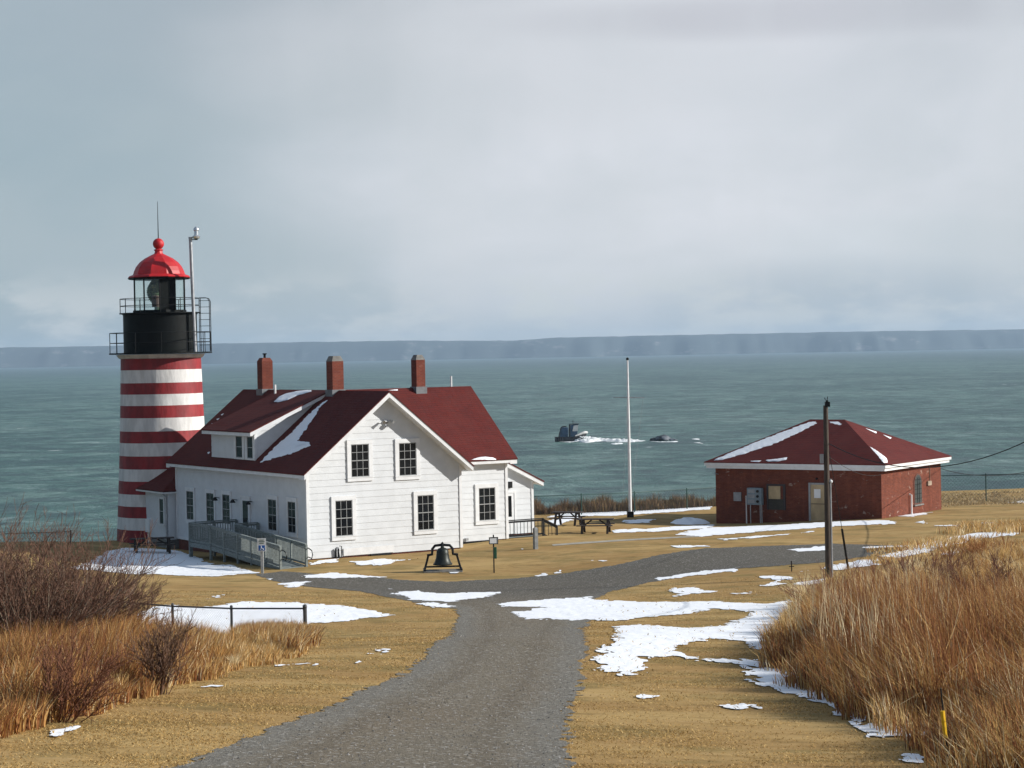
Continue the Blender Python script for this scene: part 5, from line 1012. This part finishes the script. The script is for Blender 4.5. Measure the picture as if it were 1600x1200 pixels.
n = 22000; sL = rng.uniform(-.27, .27, n); yL = np.exp(rng.uniform(math.log(22), math.log(100), n)); xL = sL*yL; a, c_ = near_sheet(xL, yL); k = (a > .05) & (c_ > -.16*rng.random(n)-.02) & (c_ < .12); xL = xL[k]; yL = yL[k]; n = len(xL); print('edge blades', n)
o = blades('snow_edge_grass', xL, yL, gz(xL, yL), .045+.05*rng.random(n), .008+yL*.0004, .6+1.2*rng.random(n), rng.uniform(0, 2*pi, n), lp_[rng.choice(4, n)]*(.7+.5*rng.random((n, 1)))); tag(o, 'straw lawn grass poking through the melting snow edges', 'lawn', kind='stuff')
# bare shrubs
def shrub(name, loc, H, W_, stems, label, seed, cols, leanx=.25, r0=.022, group=None, tw=9):
    R_ = np.random.default_rng(seed); segs = []; P0 = []; P1 = []; r_0 = []; r_1 = []; C = []
    def grow(p, d, L_, r, depth):
        n = 5 if depth == 0 else 3; st = L_/n
        for i in range(n):
            d = d+R_.normal(0, .13, 3)+np.array([0, 0, .05 if depth else .02]); d /= np.linalg.norm(d); q = p+d*st; ra = r*(1-.8*i/n)+.0022; rb = r*(1-.8*(i+1)/n)+.0022
            P0.append(p); P1.append(q); r_0.append(ra); r_1.append(rb); C.append(depth)
            if depth < 2 and (i > 0 or depth > 0):
                for _ in range((tw//4+1) if depth == 0 else 2):
                    dd = d+R_.normal(0, .42, 3)+np.array([0, 0, .18]); dd /= np.linalg.norm(dd); grow(p+(q-p)*R_.random(), dd, L_*R_.uniform(.22, .42), ra*.5, depth+1)
            p = q
    for s in range(stems):
        a = R_.uniform(0, 2*pi); rr = R_.random()**.5; sp = .25; d = np.array([math.cos(a)*rr*W_/H*.75+leanx, math.sin(a)*rr*W_/H*.5, 1.]); d /= np.linalg.norm(d)
        grow(np.array([math.cos(a)*rr*W_*sp, math.sin(a)*rr*W_*sp*.6, -.05]), d, H*R_.uniform(.65, 1.05), r0*R_.uniform(.5, 1.1), 0)
    P0 = np.array(P0); P1 = np.array(P1); r_0 = np.array(r_0); r_1 = np.array(r_1); C = np.array(C); D = P1-P0; D /= np.linalg.norm(D, axis=1, keepdims=True); A = np.cross(D, np.array([.31, .2, .93])); A /= np.linalg.norm(A, axis=1, keepdims=True); B = np.cross(D, A)
    ring = [A*math.cos(t)+B*math.sin(t) for t in (0, 2*pi/3, 4*pi/3)]; V = np.stack([P0+ring[0]*r_0[:, None], P0+ring[1]*r_0[:, None], P0+ring[2]*r_0[:, None], P1+ring[0]*r_1[:, None], P1+ring[1]*r_1[:, None], P1+ring[2]*r_1[:, None]], 1).reshape(-1, 3)
    i = np.arange(len(P0))*6; Q = np.concatenate([np.stack([i, i+1, i+4, i+3], -1), np.stack([i+1, i+2, i+5, i+4], -1), np.stack([i+2, i, i+3, i+5], -1)]); cc = np.array(cols)[C]*(.75+.5*R_.random((len(C), 1)))
    e = empty(name, loc, 0, label=label, cat='shrub', group=group)
    for d_, nm in ((0, 'stems'), (1, 'twigs')):
        kk = (C == 0) if d_ == 0 else (C > 0); ii = np.nonzero(kk)[0]; vi = (ii[:, None]*6+np.arange(6)).ravel(); j = np.arange(len(ii))*6
        q_ = np.concatenate([np.stack([j, j+1, j+4, j+3], -1), np.stack([j+1, j+2, j+5, j+4], -1), np.stack([j+2, j, j+3, j+5], -1)])
        np_mesh(nm, V[vi], [q_], VM, e, colors=np.repeat(cc[ii], 6, 0))
    return e
SC = [(.25, .20, .15), (.19, .125, .09), (.21, .115, .08)]
gs = 'bare twiggy shrubs at left'
for i, (u, v, H, W_, n, lb, lx) in enumerate([(-60, 1040, 2.6, 2.6, 62, 'bare brown shrub cut off by the left edge of the view', .1), (25, 1042, 2.25, 2.4, 55, 'bare brown thicket shrub second from the left edge', .12), (85, 1032, 2.45, 2.2, 55, 'bare purple-brown shrub in the middle of the left thicket', .2), (140, 1016, 1.8, 2.3, 46, 'bare brown shrub at the thicket end overhanging the chain link fence', .32)]):
    shrub('bare_shrub', on_ground(u, v), H, W_, n, lb, 20+i, SC, lx, .018, gs)
shrub('bare_shrub', on_ground(252, 1085), 1.15, .55, 20, 'small upright bare shrub rising from the straw grass', 31, [(.20, .12, .08)]*3, .12, .010, gs)
shrub('bare_shrub', on_ground(95, 1128), 1.1, .9, 22, 'low reddish bare shrub leaning right over the left lawn edge', 33, [(.24, .11, .065)]*3, .5, .010, gs)
shrub('bare_shrub', on_ground(1445, 930), 1.5, 3.2, 50, 'dark red-brown bare shrub inside the tall grass bank', 41, [(.20, .085, .06)]*3, .0, .012, 'bare red-brown shrubs in the right bank')
shrub('bare_shrub', on_ground(1330, 965), 1.3, 2.8, 45, 'dark red-brown bare shrub near the left end of the right grass bank', 42, [(.21, .085, .055)]*3, .0, .012, 'bare red-brown shrubs in the right bank')
shrub('bare_shrub', on_ground(1560, 960), 1.5, 3.2, 50, 'dark bare shrub by the right edge of the view inside the grass bank', 43, [(.17, .08, .06)]*3, .0, .012, 'bare red-brown shrubs in the right bank')
# loose stones on the gravel
n = 9000; sL = rng.uniform(-.2, .1, n); yL = np.exp(rng.uniform(math.log(21), math.log(62), n)); xL = sL*yL; a, c_ = near_sheet(xL, yL); k = (a < .05) & (c_ > .1); xL = xL[k]; yL = yL[k]; n = len(xL); r = .006+.016*rng.random(n)**3; z = gz(xL, yL)+.017
T = np.array([(1, 0, 0), (-.5, .86, 0), (-.5, -.86, 0), (0, 0, .9)]); an = rng.random(n)*6.3; ca, sa = np.cos(an), np.sin(an)
V = np.stack([np.stack([xL+r*(T[k][0]*ca-T[k][1]*sa), yL+r*(T[k][0]*sa+T[k][1]*ca), z+r*T[k][2]], -1) for k in range(4)], 1).reshape(-1, 3); i = np.arange(n)*4
g = (.12+.35*rng.random((n, 1))**2)*np.array([[1, .96, .9]])
o = np_mesh('gravel_stones', V, [np.stack([i, i+1, i+3], -1), np.stack([i+1, i+2, i+3], -1), np.stack([i+2, i, i+3], -1)], VM, colors=np.repeat(g, 4, 0)); tag(o, 'loose small stones on the gravel drive', 'gravel', kind='stuff')
